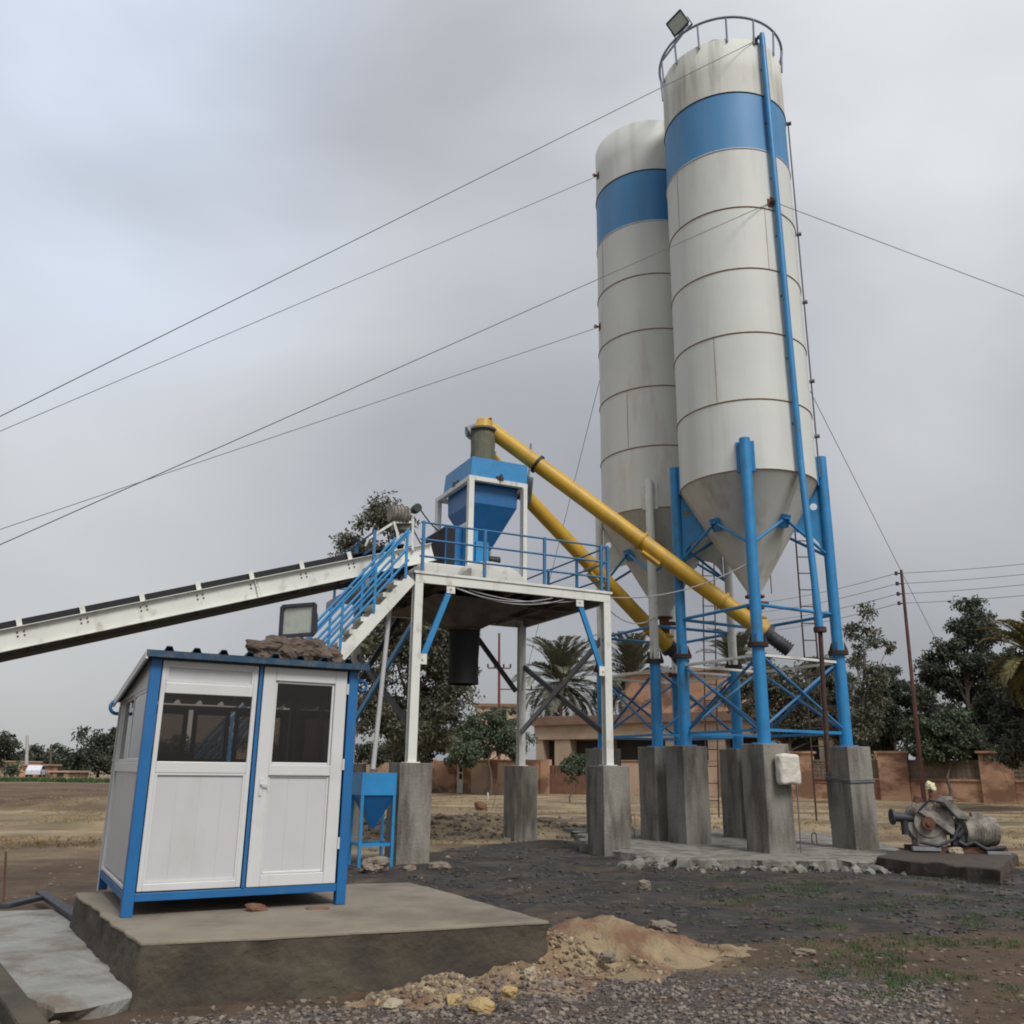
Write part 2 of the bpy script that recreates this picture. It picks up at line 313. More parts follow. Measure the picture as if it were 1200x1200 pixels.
    col = mixc(mask('bank', .15, 1.2), col, mixc(rng_(nz(.6, 8, mapping=(.4, 1, 1)), .4, .62), (.085, .05, .032), (.15, .10, .062)))
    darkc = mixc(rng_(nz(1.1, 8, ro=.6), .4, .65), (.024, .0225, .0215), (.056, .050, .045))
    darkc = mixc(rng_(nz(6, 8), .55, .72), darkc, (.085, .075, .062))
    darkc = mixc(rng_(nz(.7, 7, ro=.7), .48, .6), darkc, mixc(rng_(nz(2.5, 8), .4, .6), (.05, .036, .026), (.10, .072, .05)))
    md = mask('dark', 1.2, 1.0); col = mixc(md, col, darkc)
    tanm = mask('tan', 2.5); col = mixc(tanm, col, mixc(rng_(nz(3, 8), .4, .62), (.20, .145, .085), (.12, .08, .05)))
    vor = n.new('ShaderNodeTexVoronoi'); vor.inputs['Scale'].default_value = 26; l(g.outputs['Position'], vor.inputs[0])
    sv = n.new('ShaderNodeSeparateColor'); l(vor.outputs['Color'], sv.inputs[0])
    gc = mixc(rng_(sv.outputs[0], 0, 1), (.055, .045, .04), (.17, .155, .145))
    gm = math_('MULTIPLY', mask('gravel', 2.2), rng_(nz(3.5, 6), .40, .56, .15, 1)); col = mixc(gm, col, gc)
    grn = math_('MULTIPLY', rng_(nz(1.1, 9, ro=.7, mapping=(.8, 2, 1)), .56, .66), rng_(sp.outputs[0], 2.2, 4.5)); grn = math_('MULTIPLY', grn, rng_(sp.outputs[1], 14, 11)); col = mixc(math_('MULTIPLY', grn, .55), col, (.05, .075, .028))
    l(col, b.inputs['Base Color'])
    wet = math_('MULTIPLY', md, rng_(nz(.9, 4), .5, .62)); l(rng_(wet, 0, 1, .92, .38), b.inputs['Roughness'])
    b.inputs['Specular IOR Level'].default_value = .35
    hgt = math_('ADD', nz(7, 10, ro=.7), math_('MULTIPLY', nz(45, 6, ro=.6), .35)); hgt = math_('ADD', hgt, math_('MULTIPLY', math_('MULTIPLY', vor.outputs['Distance'], gm), -2.))
    bp = n.new('ShaderNodeBump'); bp.inputs['Strength'].default_value = .85; bp.inputs['Distance'].default_value = .05; l(hgt, bp.inputs['Height']); l(bp.outputs[0], b.inputs['Normal'])
    me.materials.append(m); return o
make_ground()
# ---------------------------------------------------------------- silos
SR = 1.57; ZS = 8.05; DZ = 1.663; ZT = ZS+7*DZ; ZC = 5.62
def pol(az, D): a = math.radians(az); return V((math.sin(a)*D, math.cos(a)*D, 0))
def make_silo(c, az, label, near):
    a = math.radians(az if near else 18.6); ef = V((-math.sin(a), -math.cos(a), 0)); er = V((math.cos(a), -math.sin(a), 0))
    root = empty('cement_silo', (c.x, c.y, 2.2), label, 'silo', 'cement silos')
    LR = SR+.12
    # shell courses, blue course is its own part
    sh = MB()
    for k in range(7):
        if k == 5: continue
        z0, z1 = ZS+k*DZ, ZS+(k+1)*DZ
        if k == 6: continue
        sh.lathe(c, [(SR, z0), (SR, z0+.4), (SR-.004, z0+DZ*.5), (SR, z1-.4), (SR, z1)], 72)
    shell = sh.build('shell', 'silo' if near else 'silo2', root)
    MB().lathe(c, [(SR, ZS+5*DZ), (SR-.004, ZS+5.5*DZ), (SR, ZS+6*DZ)], 72).build('blue_band', 'band', root)
    top = MB().lathe(c, [(SR, ZS+6*DZ), (SR-.004, ZS+6.5*DZ), (SR, ZT), (SR-.05, ZT+.02), (.9, ZT+.2), (.02, ZT+.32)], 72).build('top_course', 'silotop' if near else 'silo', root)
    for k in range(0, 7):
        MB().torus(c+V((0, 0, ZS+k*DZ)), SR+.004, .017 if k else .012, 72, 6).build('weld_seam', 'seam' if k not in (6, 5) else ('dark' if k == 6 else 'white'), root)
    # vertical plate seams
    for k, d in ((3, -.55), (1, .35), (4, .9)):
        d += a; p = c+V((-math.sin(d), -math.cos(d), 0))*(SR+.002); MB().tube(p+V((0, 0, ZS+k*DZ)), p+V((0, 0, ZS+(k+1)*DZ)), .006, n=6).build('plate_seam', 'seam', root)
    
    MB().lathe(c, [(SR-.002, ZS), (.17, ZC), (.17, ZC-.12)], 72).build('cone', 'cone', root)
    cs = MB()
    for q in range(8):
        an = a+q*math.pi/4+.3; e = V((math.cos(an), math.sin(an), 0)); cs.tube(c+e*(SR-.01)+V((0, 0, ZS-.02)), c+e*.18+V((0, 0, ZC+.03)), .006, n=5)
    cs.build('cone_seam', 'cone', root)
    o = MB().tube(c+V((0, 0, ZC-.12)), c+V((0, 0, 5.02)), .135, n=20); o.tube(c+V((0, 0, ZC-.14)), c+V((0, 0, ZC-.10)), .22, n=20); o.tube(c+V((0, 0, 5.22)), c+V((0, 0, 5.27)), .2, n=20)
    o.tube(c+er*.13+V((0, 0, 5.35)), c+er*.3+V((0, 0, 5.33)), .05, n=10)
    o.build('outlet_pipe', 'rust', root)
    if near: MB().tube(c+er*.38-ef*.2+V((0, 0, 6.15)), c+er*.38-ef*.2+V((0, 0, 5.6)), .012).tube(c+er*.38-ef*.2+V((0, 0, 6.1)), c+er*.30-ef*.2+V((0, 0, 6.1)), .03).build('hanging_hook', 'rust', root)
    legs = {}
    for nm, e in (('f', ef), ('r', er), ('b', -ef), ('l', -er)):
        p = c+e*LR; legs[nm] = p
        upc = 'blue' if near else 'white'
        low = MB().tube(p+V((0, 0, 2.2)), p+V((0, 0, 4.18)), .13, n=24); low.tube(p+V((0, 0, 2.19)), p+V((0, 0, 2.22)), .24, n=20)
        lo = low.build('leg', 'blue', root)
        h = MB().tube(p+V((0, 0, 4.18)), p+V((0, 0, 8.73)), .12 if near else .105, n=24)
        # saddle plate to the shell
        t = V((-e.y, e.x, 0)); h.obox(c+e*(SR-.01)-t*.2+V((0, 0, 8.0)), e*.03, t*.4, V((0, 0, .7)))
        h.build('upper_column', upc, lo)
        fl = MB().tube(p+V((0, 0, 4.14)), p+V((0, 0, 4.175)), .215, n=20).tube(p+V((0, 0, 4.185)), p+V((0, 0, 4.22)), .215, n=20)
        for q in range(4):
            aa = a+q*math.pi/2+.78; d = V((math.cos(aa), math.sin(aa), 0)); fl.loft([p+d*.13+V((0, 0, 4.22)), p+d*.2+V((0, 0, 4.22)), p+d*.135+V((0, 0, 4.42))], [p+d*.13+V((.012, 0, 4.22)), p+d*.2+V((.012, 0, 4.22)), p+d*.135+V((.012, 0, 4.42))])
        fl.build('flange', 'darkrust', lo)
        # gusset with a round hole between column and cone
        R0, R1 = LR-.12, SR-.62; hole = V(((R0+R1)/2+.18, 7.55)); outer = []
        corners = [V((R0, 8.0)), V((R0, 6.55)), V((R0-.12, 6.75)), V((R0-.3, 6.93)), V((R1+.05, 7.02)), V((R1, 7.03))]
        corners = [(R0, 8.05), (R0, 6.45), (R0-.10, 6.72), (R0-.28, 6.90), (R1, 6.98)]
        cn = [V(q) for q in corners]; per = [(cn[(i+1) % 5]-cn[i]).length for i in range(5)]; T = sum(per); N = 30
        for i in range(N):
            s_ = T*i/N; k = 0
            while s_ > per[k]: s_ -= per[k]; k += 1
            outer.append(cn[k]+(cn[(k+1) % 5]-cn[k])*(s_/per[k]))
        outer.sort(key=lambda q: math.atan2(q.y-hole.y, q.x-hole.x))
        inner = [hole+V((math.cos(math.atan2(q.y-hole.y, q.x-hole.x)), math.sin(math.atan2(q.y-hole.y, q.x-hole.x))))*.085 for q in outer]
        gm = MB(); w = lambda q, s_: c+e*q.x+t*s_+V((0, 0, q.y)); vsx = [w(q, -.012) for q in outer]+[w(q, -.012) for q in inner]+[w(q, .012) for q in outer]+[w(q, .012) for q in inner]; fs = []
        for i in range(N):
            j = (i+1) % N; fs += [(i, j, N+j, N+i), (2*N+i, 3*N+i, 3*N+j, 2*N+j), (i, 2*N+i, 2*N+j, j), (N+i, N+j, 3*N+j, 3*N+i)]
        gm.add(vsx, fs).build('gusset', 'blue' if near else 'white', lo)
    order = ['f', 'r', 'b', 'l']
    for i in range(4):
        p, q = legs[order[i]], legs[order[(i+1) % 4]]; d = (q-p).normalized(); zz = lambda z: V((0, 0, z)); k = d*.14
        MB().tube(p+k+zz(5.03), q-k+zz(5.03), .038).build('ring_tie', 'blue', root)
        w = MB(); w.bar(p+k+zz(3.97), q-k+zz(3.97), .10, .05); w.build('horizontal_tie', 'white', root)
        MB().bar(p+k+zz(2.47), q-k+zz(2.47), .05, .055).build('base_tie', 'blue', root)
        n_ = d.cross(V((0, 0, 1)))*.03
        MB().tube(p+k+zz(3.9)+n_, q-k+zz(2.58)+n_, .031).build('cross_brace', 'railblue', root)
        MB().tube(p+k+zz(2.58)-n_, q-k+zz(3.9)-n_, .031).build('cross_brace', 'railblue', root)
        mid = (p+q)/2; eo = (mid-c).normalized(); zb = 7.05; rb = SR*(zb-5.5)/(8.05-5.5)+.04; b = c+eo*rb+zz(zb)
        bp = MB().obox(b-d*.14+zz(-.13)-eo*.02, d*.28, eo*.05, V((0, 0, .26))+eo*.12); bp.obox(b-d*.1+zz(.02), d*.2, eo*.16, zz(.03)); bp.build('strut_bracket', 'blue', root)
        MB().tube(b+eo*.09-d*.08, p+k+zz(6.42), .034).build('cone_strut', 'blue', root)
        MB().tube(b+eo*.09+d*.08, q-k+zz(6.42), .034).build('cone_strut', 'blue', root)
    return root, legs, ef, er
C1 = pol(15.45, 20.9); C2 = pol(9.8, 23.5)
silo1, L1, ef1, er1 = make_silo(C1, 15.45, 'nearer and taller looking white cement silo with top railing and blue legs', True)
silo2, L2, ef2, er2 = make_silo(C2, 9.8, 'farther white cement silo standing half behind the other, white upper columns and no railing', False)
# top railing of the near silo
def dirc(deg): a = math.radians(deg); return ef1*math.cos(a)+er1*math.sin(a)      # 0 = towards camera
RR = 1.63; rl = MB().torus(C1+V((0, 0, 20.30)), RR, .034, 72, 6); gr_ = rl.build('guardrail', 'greyblue', silo1)
for k in range(14):
    e = dirc(k*360/14+8); MB().tube(C1+e*(SR+.02)+V((0, 0, ZT-.12)), C1+e*RR+V((0, 0, 20.30)), .026, n=8).build('rail_post', 'greyblue', gr_)
MB().lathe(C1+er1*-.1+ef1*1.0, [(.02, ZT+.40), (.22, ZT+.36), (.33, ZT+.2), (.34, ZT+.0)], 24).build('hatch_dome', 'greyblue', silo1)
# blue fill pipe down the front right of the shell, rusty lower length
e = dirc(38); p_top = C1+e*(SR+.11)+V((0, 0, ZT-.1)); e2 = dirc(57)
def fp(x, y, R, z): return None
def on_cyl(x, y, R, C):
    d = ray(x, y); h = V((d.x, d.y)); A = h.dot(h); B = -h.dot(V((C.x, C.y))); Cc = C.x**2+C.y**2-R*R; disc = B*B-A*Cc
    k = (-B-math.sqrt(max(disc, 0)))/A; return V((d.x*k, d.y*k, EYE+d.z*k))
pa, pb = on_cyl(893, 44, SR+.12, C1), on_cyl(938, 540, SR+.12, C1)
lowend = P(961, 738, pb.y*.985)
fpipe = MB().tube(pa, pb, .075, n=14).tube(pb, lowend, .075, n=14).tube(pa, pa+ (C1-pa).normalized()*V((1, 1, 0)).length*0.0+V((0, 0, .12)), .06, n=12).build('fill_pipe', 'blue', silo1)
pend = P(971, 905, lowend.y*1.0)
MB().tube(lowend, pend, .048, n=12).tube(lowend+V((0, 0, .05)), lowend-V((0, 0, .05)), .13, n=14).build('rusty_pipe_end', 'darkrust', silo1)
for t in (.08, .22, .36, .50, .64, .78, .92):
    p = pa.lerp(pb, t); q = (C1-p); q.z = 0; MB().bar(p, p+q.normalized()*.13, .04, .05).build('pipe_clamp', 'rust', fpipe)
# electric conduit along the right profile
r1, r2 = on_cyl(921, 125, SR+.06, C1) if False else C1+dirc(84)*(SR+.06)+V((0, 0, 17.9)), C1+dirc(84)*(SR+.06)+V((0, 0, 8.2))
cdt = MB().tube(r1, r2, .02, n=8)
for z in (17.9, 14.6, 12.7, 10.6, 9.2): cdt.tube(C1+dirc(84)*(SR+.02)+V((0, 0, z)), C1+dirc(84)*(SR+.14)+V((0, 0, z)), .05, n=8)
cdt.build('conduit', 'wire', silo1)
# ladders behind the silos (rails + rungs), parts of their silo
def ladder(root, x1, y1, x2, y2, D, w, wd):
    a_, b_ = P(x1, y1, D), P(x2, y2, D); s = V((w, 0, 0)); l = MB().bar(a_, b_, .04, .03).bar(a_+s, b_+s, .04, .03); 
    n = int((a_-b_).length/.42); r = l
    for k in range(1, n): q = a_.lerp(b_, k/n); r.tube(q, q+s, .014, n=6)
    r.build('ladder', 'darkrust', root)
ladder(silo1, 927, 560, 957, 962, 22.4, .33, 0)
ladder(silo2, 823, 640, 828, 958, 25.2, .33, 0)
# ---------------------------------------------------------------- floodlights
def floodlight(c, face, w, h, d, label, tilt=0., yoke=True, base=None):
    root = empty('floodlight', c-V((0, 0, h/2)), label, 'floodlight')
    f = face.normalized(); x = V((0, 0, 1)).cross(f).normalized(); u = f.cross(x)
    x, u = x*math.cos(tilt)+u*math.sin(tilt), u*math.cos(tilt)-x*math.sin(tilt)
    q = lambda s, k, z: [c+x*sx*w/2*s+u*sy*h/2*k+f*z for sx, sy in ((-1, -1), (1, -1), (1, 1), (-1, 1))]
    b = MB().loft(q(.62, .55, -d), q(1, 1, -.02)); b.build('housing', 'dark', root, bevel=.01)
    fr = MB()
    for (sa, sb) in (((-1, -1), (1, -1)), ((1, -1), (1, 1)), ((1, 1), (-1, 1)), ((-1, 1), (-1, -1))):
        fr.bar(c+x*sa[0]*w/2+u*sa[1]*h/2, c+x*sb[0]*w/2+u*sb[1]*h/2, .035, .035, f)
    fr.build('frame', 'dark', root)
    MB().obox(c-x*(w/2-.018)-u*(h/2-.018)-f*.015, x*(w-.036), u*(h-.036), f*.01).build('lamp_glass', 'lamp', root)
    if yoke: MB().bar(c-x*(w/2+.03)-u*.02-f*.1, c-x*(w/2+.03)-u*(h/2+.06)-f*.1, .02, .05, f).bar(c+x*(w/2+.03)-u*.02-f*.1, c+x*(w/2+.03)-u*(h/2+.06)-f*.1, .02, .05, f).bar(c-x*(w/2+.03)-u*(h/2+.06)-f*.1, c+x*(w/2+.03)-u*(h/2+.06)-f*.1, .05, .02, f).build('yoke', 'dark', root)
    if base is not None: MB().tube(base, c-u*(h/2+.05)-f*.1, .03, n=8).build('stand', 'dark', root)
    return root
fc = P(794, 27, 20.1)
ebr = min((C1+dirc(k)*RR+V((0, 0, 20.30)) for k in range(-120, 0, 4)), key=lambda q: (q-fc).length)
floodlight(fc, V((-.75, -1, -.45)), .50, .46, .30, 'brown rusty floodlight tilted on the railing at the top of the silo', tilt=.38, base=ebr)
# ---------------------------------------------------------------- screw conveyors
def screw(low, high, r, label, rootp, inlet, motor_len=.66, joints=(.14, .42, .80)):
    root = empty('screw_conveyor', rootp, label, 'auger', 'yellow screw conveyors from the silos'); d = (high-low).normalized()
    MB().tube(low, high, r, n=28).build('tube', 'yellow', root)
    side = d.cross(V((0, 0, 1))).normalized(); dn = side.cross(d)
    if dn.z > 0: dn = -dn
    for t in joints:
        p = low.lerp(high, t); MB().tube(p-d*.03, p-d*.004, r+.05, n=28).tube(p+d*.004, p+d*.03, r+.05, n=28).build('flange', 'yellow' if t < .7 else 'dark', root)
    for t in (joints[1]-.045,):
        p = low.lerp(high, t)+dn*(r-.01); MB().obox(p-side*.15-d*.3, side*.3, dn*.06, d*.5).build('inspection_hatch', 'yellow', root, bevel=.008)
    MB().tube(inlet, low+V((0, 0, .02)), .17, .19, n=20).tube(inlet-V((0, 0, .04)), inlet, .235, n=20).build('inlet_spout', 'yellow', root)
    MB().tube(low, low-d*.12, r+.04, n=28).tube(low-d*.12, low-d*.3, r*.8, n=20).build('gearbox', 'dark', root)
    mt = MB().tube(low-d*.3, low-d*motor_len, r*.78, n=20)
    for k in range(5): mt.tube(low-d*(.36+k*.07), low-d*(.375+k*.07), r*.95, n=20)
    mt.build('motor', 'dark', root)
    MB().tube(high, high+d*.03, r+.06, n=28).build('end_plate', 'yellow', root)
    return root, d
lo1 = V((C1.x+.16, C1.y-.05, 4.68)); hi1 = P(569, 499, 20.55)
sc1, d1 = screw(lo1, hi1, .19, 'long yellow auger tube, upper one, rising from the near silo to the cement bin', lo1, V((C1.x, C1.y, 5.03)))
lo2 = V((C2.x+.05, C2.y-.05, 4.75)); hi2 = P(574, 537, 21.1)
sc2, d2 = screw(lo2, hi2, .185, 'yellow auger tube, lower one, rising from the farther silo behind the platform railing', lo2, V((C2.x, C2.y, 5.03)), joints=(.10, .44, .82))
# bearing end / head of the upper auger
hb = P(556, 506, 20.5); MB().tube(hb-V((.16, .05, .06)), hb+V((.06, 0, .04)), .17, n=18).tube(hb-V((.2, .06, .07)), hb-V((.16, .05, .06)), .1, n=12).build('head_bearing', 'steel', sc1)
hy = P(622, 520, 21); MB().path([hy, P(621, 545, 21), P(617, 575, 21)], .03).tube(P(621, 560, 21), P(618, 590, 21), .09, n=12).build('hanger', 'steel', sc2)
# ---------------------------------------------------------------- platform
G = math.radians(26); T_ = V((math.cos(G), math.sin(G), 0)); N_ = V((-math.sin(G), math.cos(G), 0)); A0 = V((-1.85, 17.43, 0))
def pf(s, n, z): return A0+T_*s+N_*n+V((0, 0, z))
PW, PD, DK = 4.35, 4.05, 5.38
plat = empty('mixing_platform', pf(PW/2, PD/2, 1.72), 'raised white steel platform with blue railing and knee braces on four concrete piers', 'platform')
def hpost(p, z0, z1, col, name='leg', w=.17):
    b = MB(); q = lambda s, n, z: V((p.x, p.y, 0))+T_*s+N_*n+V((0, 0, z)); h = w/2
    b.obox(q(-h, -h, z0+.02), T_*w, N_*.014, V((0, 0, z1-z0-.02))).obox(q(-h, h-.014, z0+.02), T_*w, N_*.014, V((0, 0, z1-z0-.02))).obox(q(-.007, -h+.014, z0+.02), T_*.014, N_*(w-.028), V((0, 0, z1-z0-.02)))
    b.obox(q(-h+.02, -h+.0141, z0+.02), T_*.0, N_*.001, V((0, 0, .01))) if False else None
    b.obox(q(-.14, -.14, z0), T_*.28, N_*.28, V((0, 0, .02)))
    return b.build(name, col, plat)
for (s, n) in ((0, 0), (PW, 0), (0, PD), (PW, PD)): hpost(pf(s, n, 0), 1.74, 5.2, 'white')
# closed face so front legs read as box posts
for s in (0, PW): MB().obox(pf(s-.085, -.055, 1.8), T_*.17, N_*.008, V((0, 0, 3.4))).build('leg_cover', 'white', plat)
for (a, b) in (((-.08, 0), (PW+.08, 0)), ((-.08, PD), (PW+.08, PD))):
    MB().channel(pf(*a, 5.27)-N_*(.09 if a[1] == 0 else -.09), pf(*b, 5.27)-N_*(.09 if a[1] == 0 else -.09), .07, .19, side=-1 if a[1] == 0 else 1).build('edge_beam', 'white', plat)
for s in (-.09, PW+.09): MB().bar(pf(s, -.02, 5.27), pf(s, PD+.02, 5.27), .08, .185).build('side_beam', 'steel', plat)
ub = MB()
for k in range(1, 6): ub.bar(pf(PW*k/6, .03, 5.25), pf(PW*k/6, PD-.03, 5.25), .08, .13)
for k in (1, 2): ub.bar(pf(.05, PD*k/3, 5.20), pf(PW-.05, PD*k/3, 5.20), .09, .1)
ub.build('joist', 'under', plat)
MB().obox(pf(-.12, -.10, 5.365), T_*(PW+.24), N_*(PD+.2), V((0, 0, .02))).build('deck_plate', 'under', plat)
MB().obox(pf(-.12, -.115, 5.355), T_*(PW+.24), N_*.012, V((0, 0, .05))).build('toe_plate', 'white', plat)
# knee braces at the front
for (a, b) in (((.68, 5.12), (.13, 3.68)), ((PW-.68, 5.12), (PW-.13, 3.68))):
    kb = MB().bar(pf(a[0], -.03, a[1]), pf(b[0], -.03, b[1]), .11, .06, N_).build('knee_brace', 'blue', plat)
    for q in (a, b): sg = MB(); sg.obox(pf(q[0]-.09, -.075, q[1]-.1), T_*.18, N_*.012, V((0, 0, .2))).tube(pf(q[0], -.1, q[1]), pf(q[0], -.07, q[1]), .022, n=8); sg.build('brace_plate', 'white', kb)
# rear knee brace (dark)
for (a, b) in (((PW-1.5, 5.12), (PW-.15, 3.55)), ((1.0, 5.12), (.15, 3.6))): MB().bar(pf(a[0], PD, a[1]), pf(b[0], PD, b[1]), .11, .07, N_).build('rear_knee_brace', 'dark', plat)
# X bracing on both sides
for s, c1, c2 in ((0, 'blue', 'dark'), (PW, 'steel', 'dark')):
    MB().bar(pf(s-.03, .08, 4.4), pf(s-.03, PD-.08, 2.55), .12, .06, T_).build('cross_brace', c1, plat)
    MB().bar(pf(s+.04, .08, 2.35), pf(s+.04, PD-.08, 4.15), .12, .06, T_).build('cross_brace', c2, plat)
# mixer drive mount and cables under the deck
cb = MB()
for k, (dz, s0, s1) in enumerate(((.16, .8, 3.0), (.20, .9, 3.3), (.12, 1.1, 3.6))):
    pts = [pf(s0+(s1-s0)*i/12, -.06+.02*k, 5.14-dz*4*(i/12)*(1-i/12)) for i in range(13)]; cb.path(pts, .012)
cb.build('slack_cable', 'cable', plat)
# railing
def railing(pts, zs, posts, name='railing'):
    rl = MB()
    for z in zs:
        for a, b in zip(pts[:-1], pts[1:]): rl.tube(a+V((0, 0, z)), b+V((0, 0, z)), .022, n=8)
    o = rl.build(name, 'railblue', plat)
    for p in posts: MB().bar(p, p+V((0, 0, zs[-1]+.03)), .055, .055, T_).build('rail_post', 'railblue', o)
D0 = DK+.01; q = lambda s, n: pf(s, n, D0)
railing([q(0, -.05), q(PW+.05, -.05)], (.33, .68, 1.03), [q(s, -.05) for s in (.06, 1.42, 2.82, PW-.12, PW+.05)])
railing([q(PW+.05, .1), q(PW+.05, PD)], (.33, .68, 1.03), [q(PW+.05, n) for n in (1.3, 2.7, PD)])
railing([q(-.6, PD), q(PW, PD)], (.33, .68, 1.03), [q(s, PD) for s in (-.6, .2, 1.4, 2.6, 3.5)])
railing([q(-.6, 1.1), q(-.6, PD-.1)], (.33, .68, 1.03), [q(-.6, n) for n in (1.1, 2.4)])
# landing at the left of the deck
ln = MB().obox(pf(-.75, .95, 5.365), T_*.62, N_*(PD-.95), V((0, 0, .02))).bar(pf(-.74, .95, 5.27), pf(-.74, PD, 5.27), .08, .18); ln.build('landing', 'steel', plat)
# ---------------------------------------------------------------- mixer under and on the deck
mixc_ = pf(1.75, 1.75, 0)
mixr = empty('concrete_mixer', mixc_+V((0, 0, DK)), 'grey steel mixer trough under the deck with a black rubber discharge chute', 'mixer')
def rect(c, w, d, z): return [c+T_*sx*w/2+N_*sy*d/2+V((0, 0, z)) for sx, sy in ((-1, -1), (1, -1), (1, 1), (-1, 1))]
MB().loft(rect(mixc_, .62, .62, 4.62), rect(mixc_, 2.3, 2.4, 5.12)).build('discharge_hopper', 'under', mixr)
ch = MB(); n = 28
def loop(r, z, wob): return [mixc_+T_*(r*math.cos(2*math.pi*i/n)+.02)+N_*r*math.sin(2*math.pi*i/n)*1.0+T_*wob*math.sin(i*2.3+z*5)+V((0, 0, z)) for i in range(n)]
zs = [4.66, 4.4, 4.1, 3.85, 3.6, 3.42]; rs = [.34, .345, .33, .325, .32, .33]; vs = []
for z, r in zip(zs, rs): vs += loop(r, z, .012)
ch.add(vs, [(k*n+i, k*n+(i+1) % n, (k+1)*n+(i+1) % n, (k+1)*n+i) for k in range(5) for i in range(n)], True); vs2 = []
for z, r in zip(zs, rs): vs2 += loop(r-.02, z, .012)
ch.add(vs2, [(k*n+i, (k+1)*n+i, (k+1)*n+(i+1) % n, k*n+(i+1) % n) for k in range(5) for i in range(n)], True)
ch.build('rubber_chute', 'rubber', mixr)
MB().torus(mixc_+V((0, 0, 4.6)), .36, .02, 28, 6).build('chute_clamp', 'rust', mixr)
# half drum cover standing on the deck
mcv = MB(); cc = pf(1.95, .75, DK+.02); n = 14; R_ = .88
for k in range(n):
    a, b = math.pi*k/n, math.pi*(k+1)/n; Q = lambda an, o, R: cc+T_*math.cos(an)*R+V((0, 0, math.sin(an)*R*.66))+N_*o
    mcv.add([Q(a, 0, R_), Q(b, 0, R_), Q(b, 1.9, R_), Q(a, 1.9, R_)], [(0, 1, 2, 3)], True)
mcv.add([cc+T_*math.cos(math.pi*k/n)*R_+V((0, 0, math.sin(math.pi*k/n)*R_*.66)) for k in range(n+1)], [tuple(range(n+1))])
mcv.build('drum_cover', 'white', mixr)
MB().obox(pf(.4, .75, DK+.01), T_*1.1, N_*1.5, V((0, 0, .42))).build('drum_housing', 'white', mixr, bevel=.02)
# ---------------------------------------------------------------- weigh bin
WA = V((-.95, 19.5, 0)); wq = lambda s, n, z: WA+T_*s+N_*n+V((0, 0, z)); WW, WD, WT = 1.36, 2.0, 8.02
wb = empty('cement_weigh_bin', wq(WW/2, WD/2, DK+.02), 'blue cement weighing bin hung in a white steel frame on the platform', 'bin')
for s, n in ((0, 0), (WW, 0), (0, WD), (WW, WD)): MB().bar(wq(s, n, DK+.02), wq(s, n, WT), .13, .13, T_).build('frame_post', 'white', wb, bevel=.006)
tf = MB(); tf.bar(wq(-.07, 0, WT+.05), wq(WW+.07, 0, WT+.05), .12, .1).bar(wq(-.07, WD, WT+.05), wq(WW+.07, WD, WT+.05), .12, .1).bar(wq(0, .06, WT+.05), wq(0, WD-.06, WT+.05), .118, .1).bar(wq(WW, .06, WT+.05), wq(WW, WD-.06, WT+.05), .118, .1)
tf.build('top_frame', 'white', wb); MB().bar(wq(0, .06, 7.0), wq(0, WD-.06, 7.0), .08, .1).build('side_rail', 'white', wb)
def wrect(s0, s1, n0, n1, z): return [wq(s0, n0, z), wq(s1, n0, z), wq(s1, n1, z), wq(s0, n1, z)]
MB().loft(wrect(.0, WW+.10, .02, 1.72, 8.12), wrect(.04, WW+.12, .04, 1.68, 8.62)).build('dust_box', 'blue', wb, bevel=.012)
MB().loft(wrect(.48, .86, .70, 1.05, 6.62), wrect(.10, WW-.10, .16, 1.6, 7.55)).loft(wrect(.10, WW-.10, .16, 1.6, 7.551), wrect(.09, WW-.09, .15, 1.62, 8.1)).build('hopper', 'dblue', wb, bevel=.008)
ld_ = MB()
for s, n in ((.72, .02), (.0, .9), (WW, .9)): ld_.obox(wq(s-.08, n-.09, 8.10), T_*.16, N_*.12, V((0, 0, .1))).tube(wq(s, n-.12, 8.1), wq(s, n-.12, 8.24), .03, n=8)
ld_.build('load_cell', 'dark', wb)
vc = wq(.67, .87, 0); MB().tube(vc+V((0, 0, 6.62)), vc+V((0, 0, 6.5)), .2, n=18).tube(vc+V((0, 0, 6.48)), vc+V((0, 0, 6.36)), .22, n=18).tube(vc+V((0, 0, 6.36)), vc+V((0, 0, 6.0)), .17, n=18).tube(vc+T_*.2+V((0, 0, 6.42)), vc+T_*.48+V((0, 0, 6.42)), .1, n=12).build('butterfly_valve', 'dark', wb)
MB().tube(vc+V((0, 0, 6.0)), vc+V((0, 0, 5.55)), .1, n=12).build('drop_pipe', 'white', wb)
MB().tube(wq(WW-.06, -.09, DK+.5), wq(WW-.06, -.09, 8.0), .008, n=6).build('signal_cable', 'dark', wb)
fcn = P(566, 520, 20.45); fb = V((fcn.x, fcn.y, 8.6))
fs_ = MB(); nn = 24; prof = [(.30, 0), (.31, .2), (.29, .5), (.30, .75), (.27, .98)]
fs_.lathe(fb, [(r, z) for r, z in prof], nn).tube(fb+V((0, 0, .97)), fb+V((0, 0, 1.02)), .34, n=20); fs_.build('fabric_sleeve', 'olive', wb)
MB().tube(fb+V((0, 0, .99)), fb+V((0.04, 0, 1.25)), .26, .2, n=20).build('auger_outlet', 'yellow', sc1)
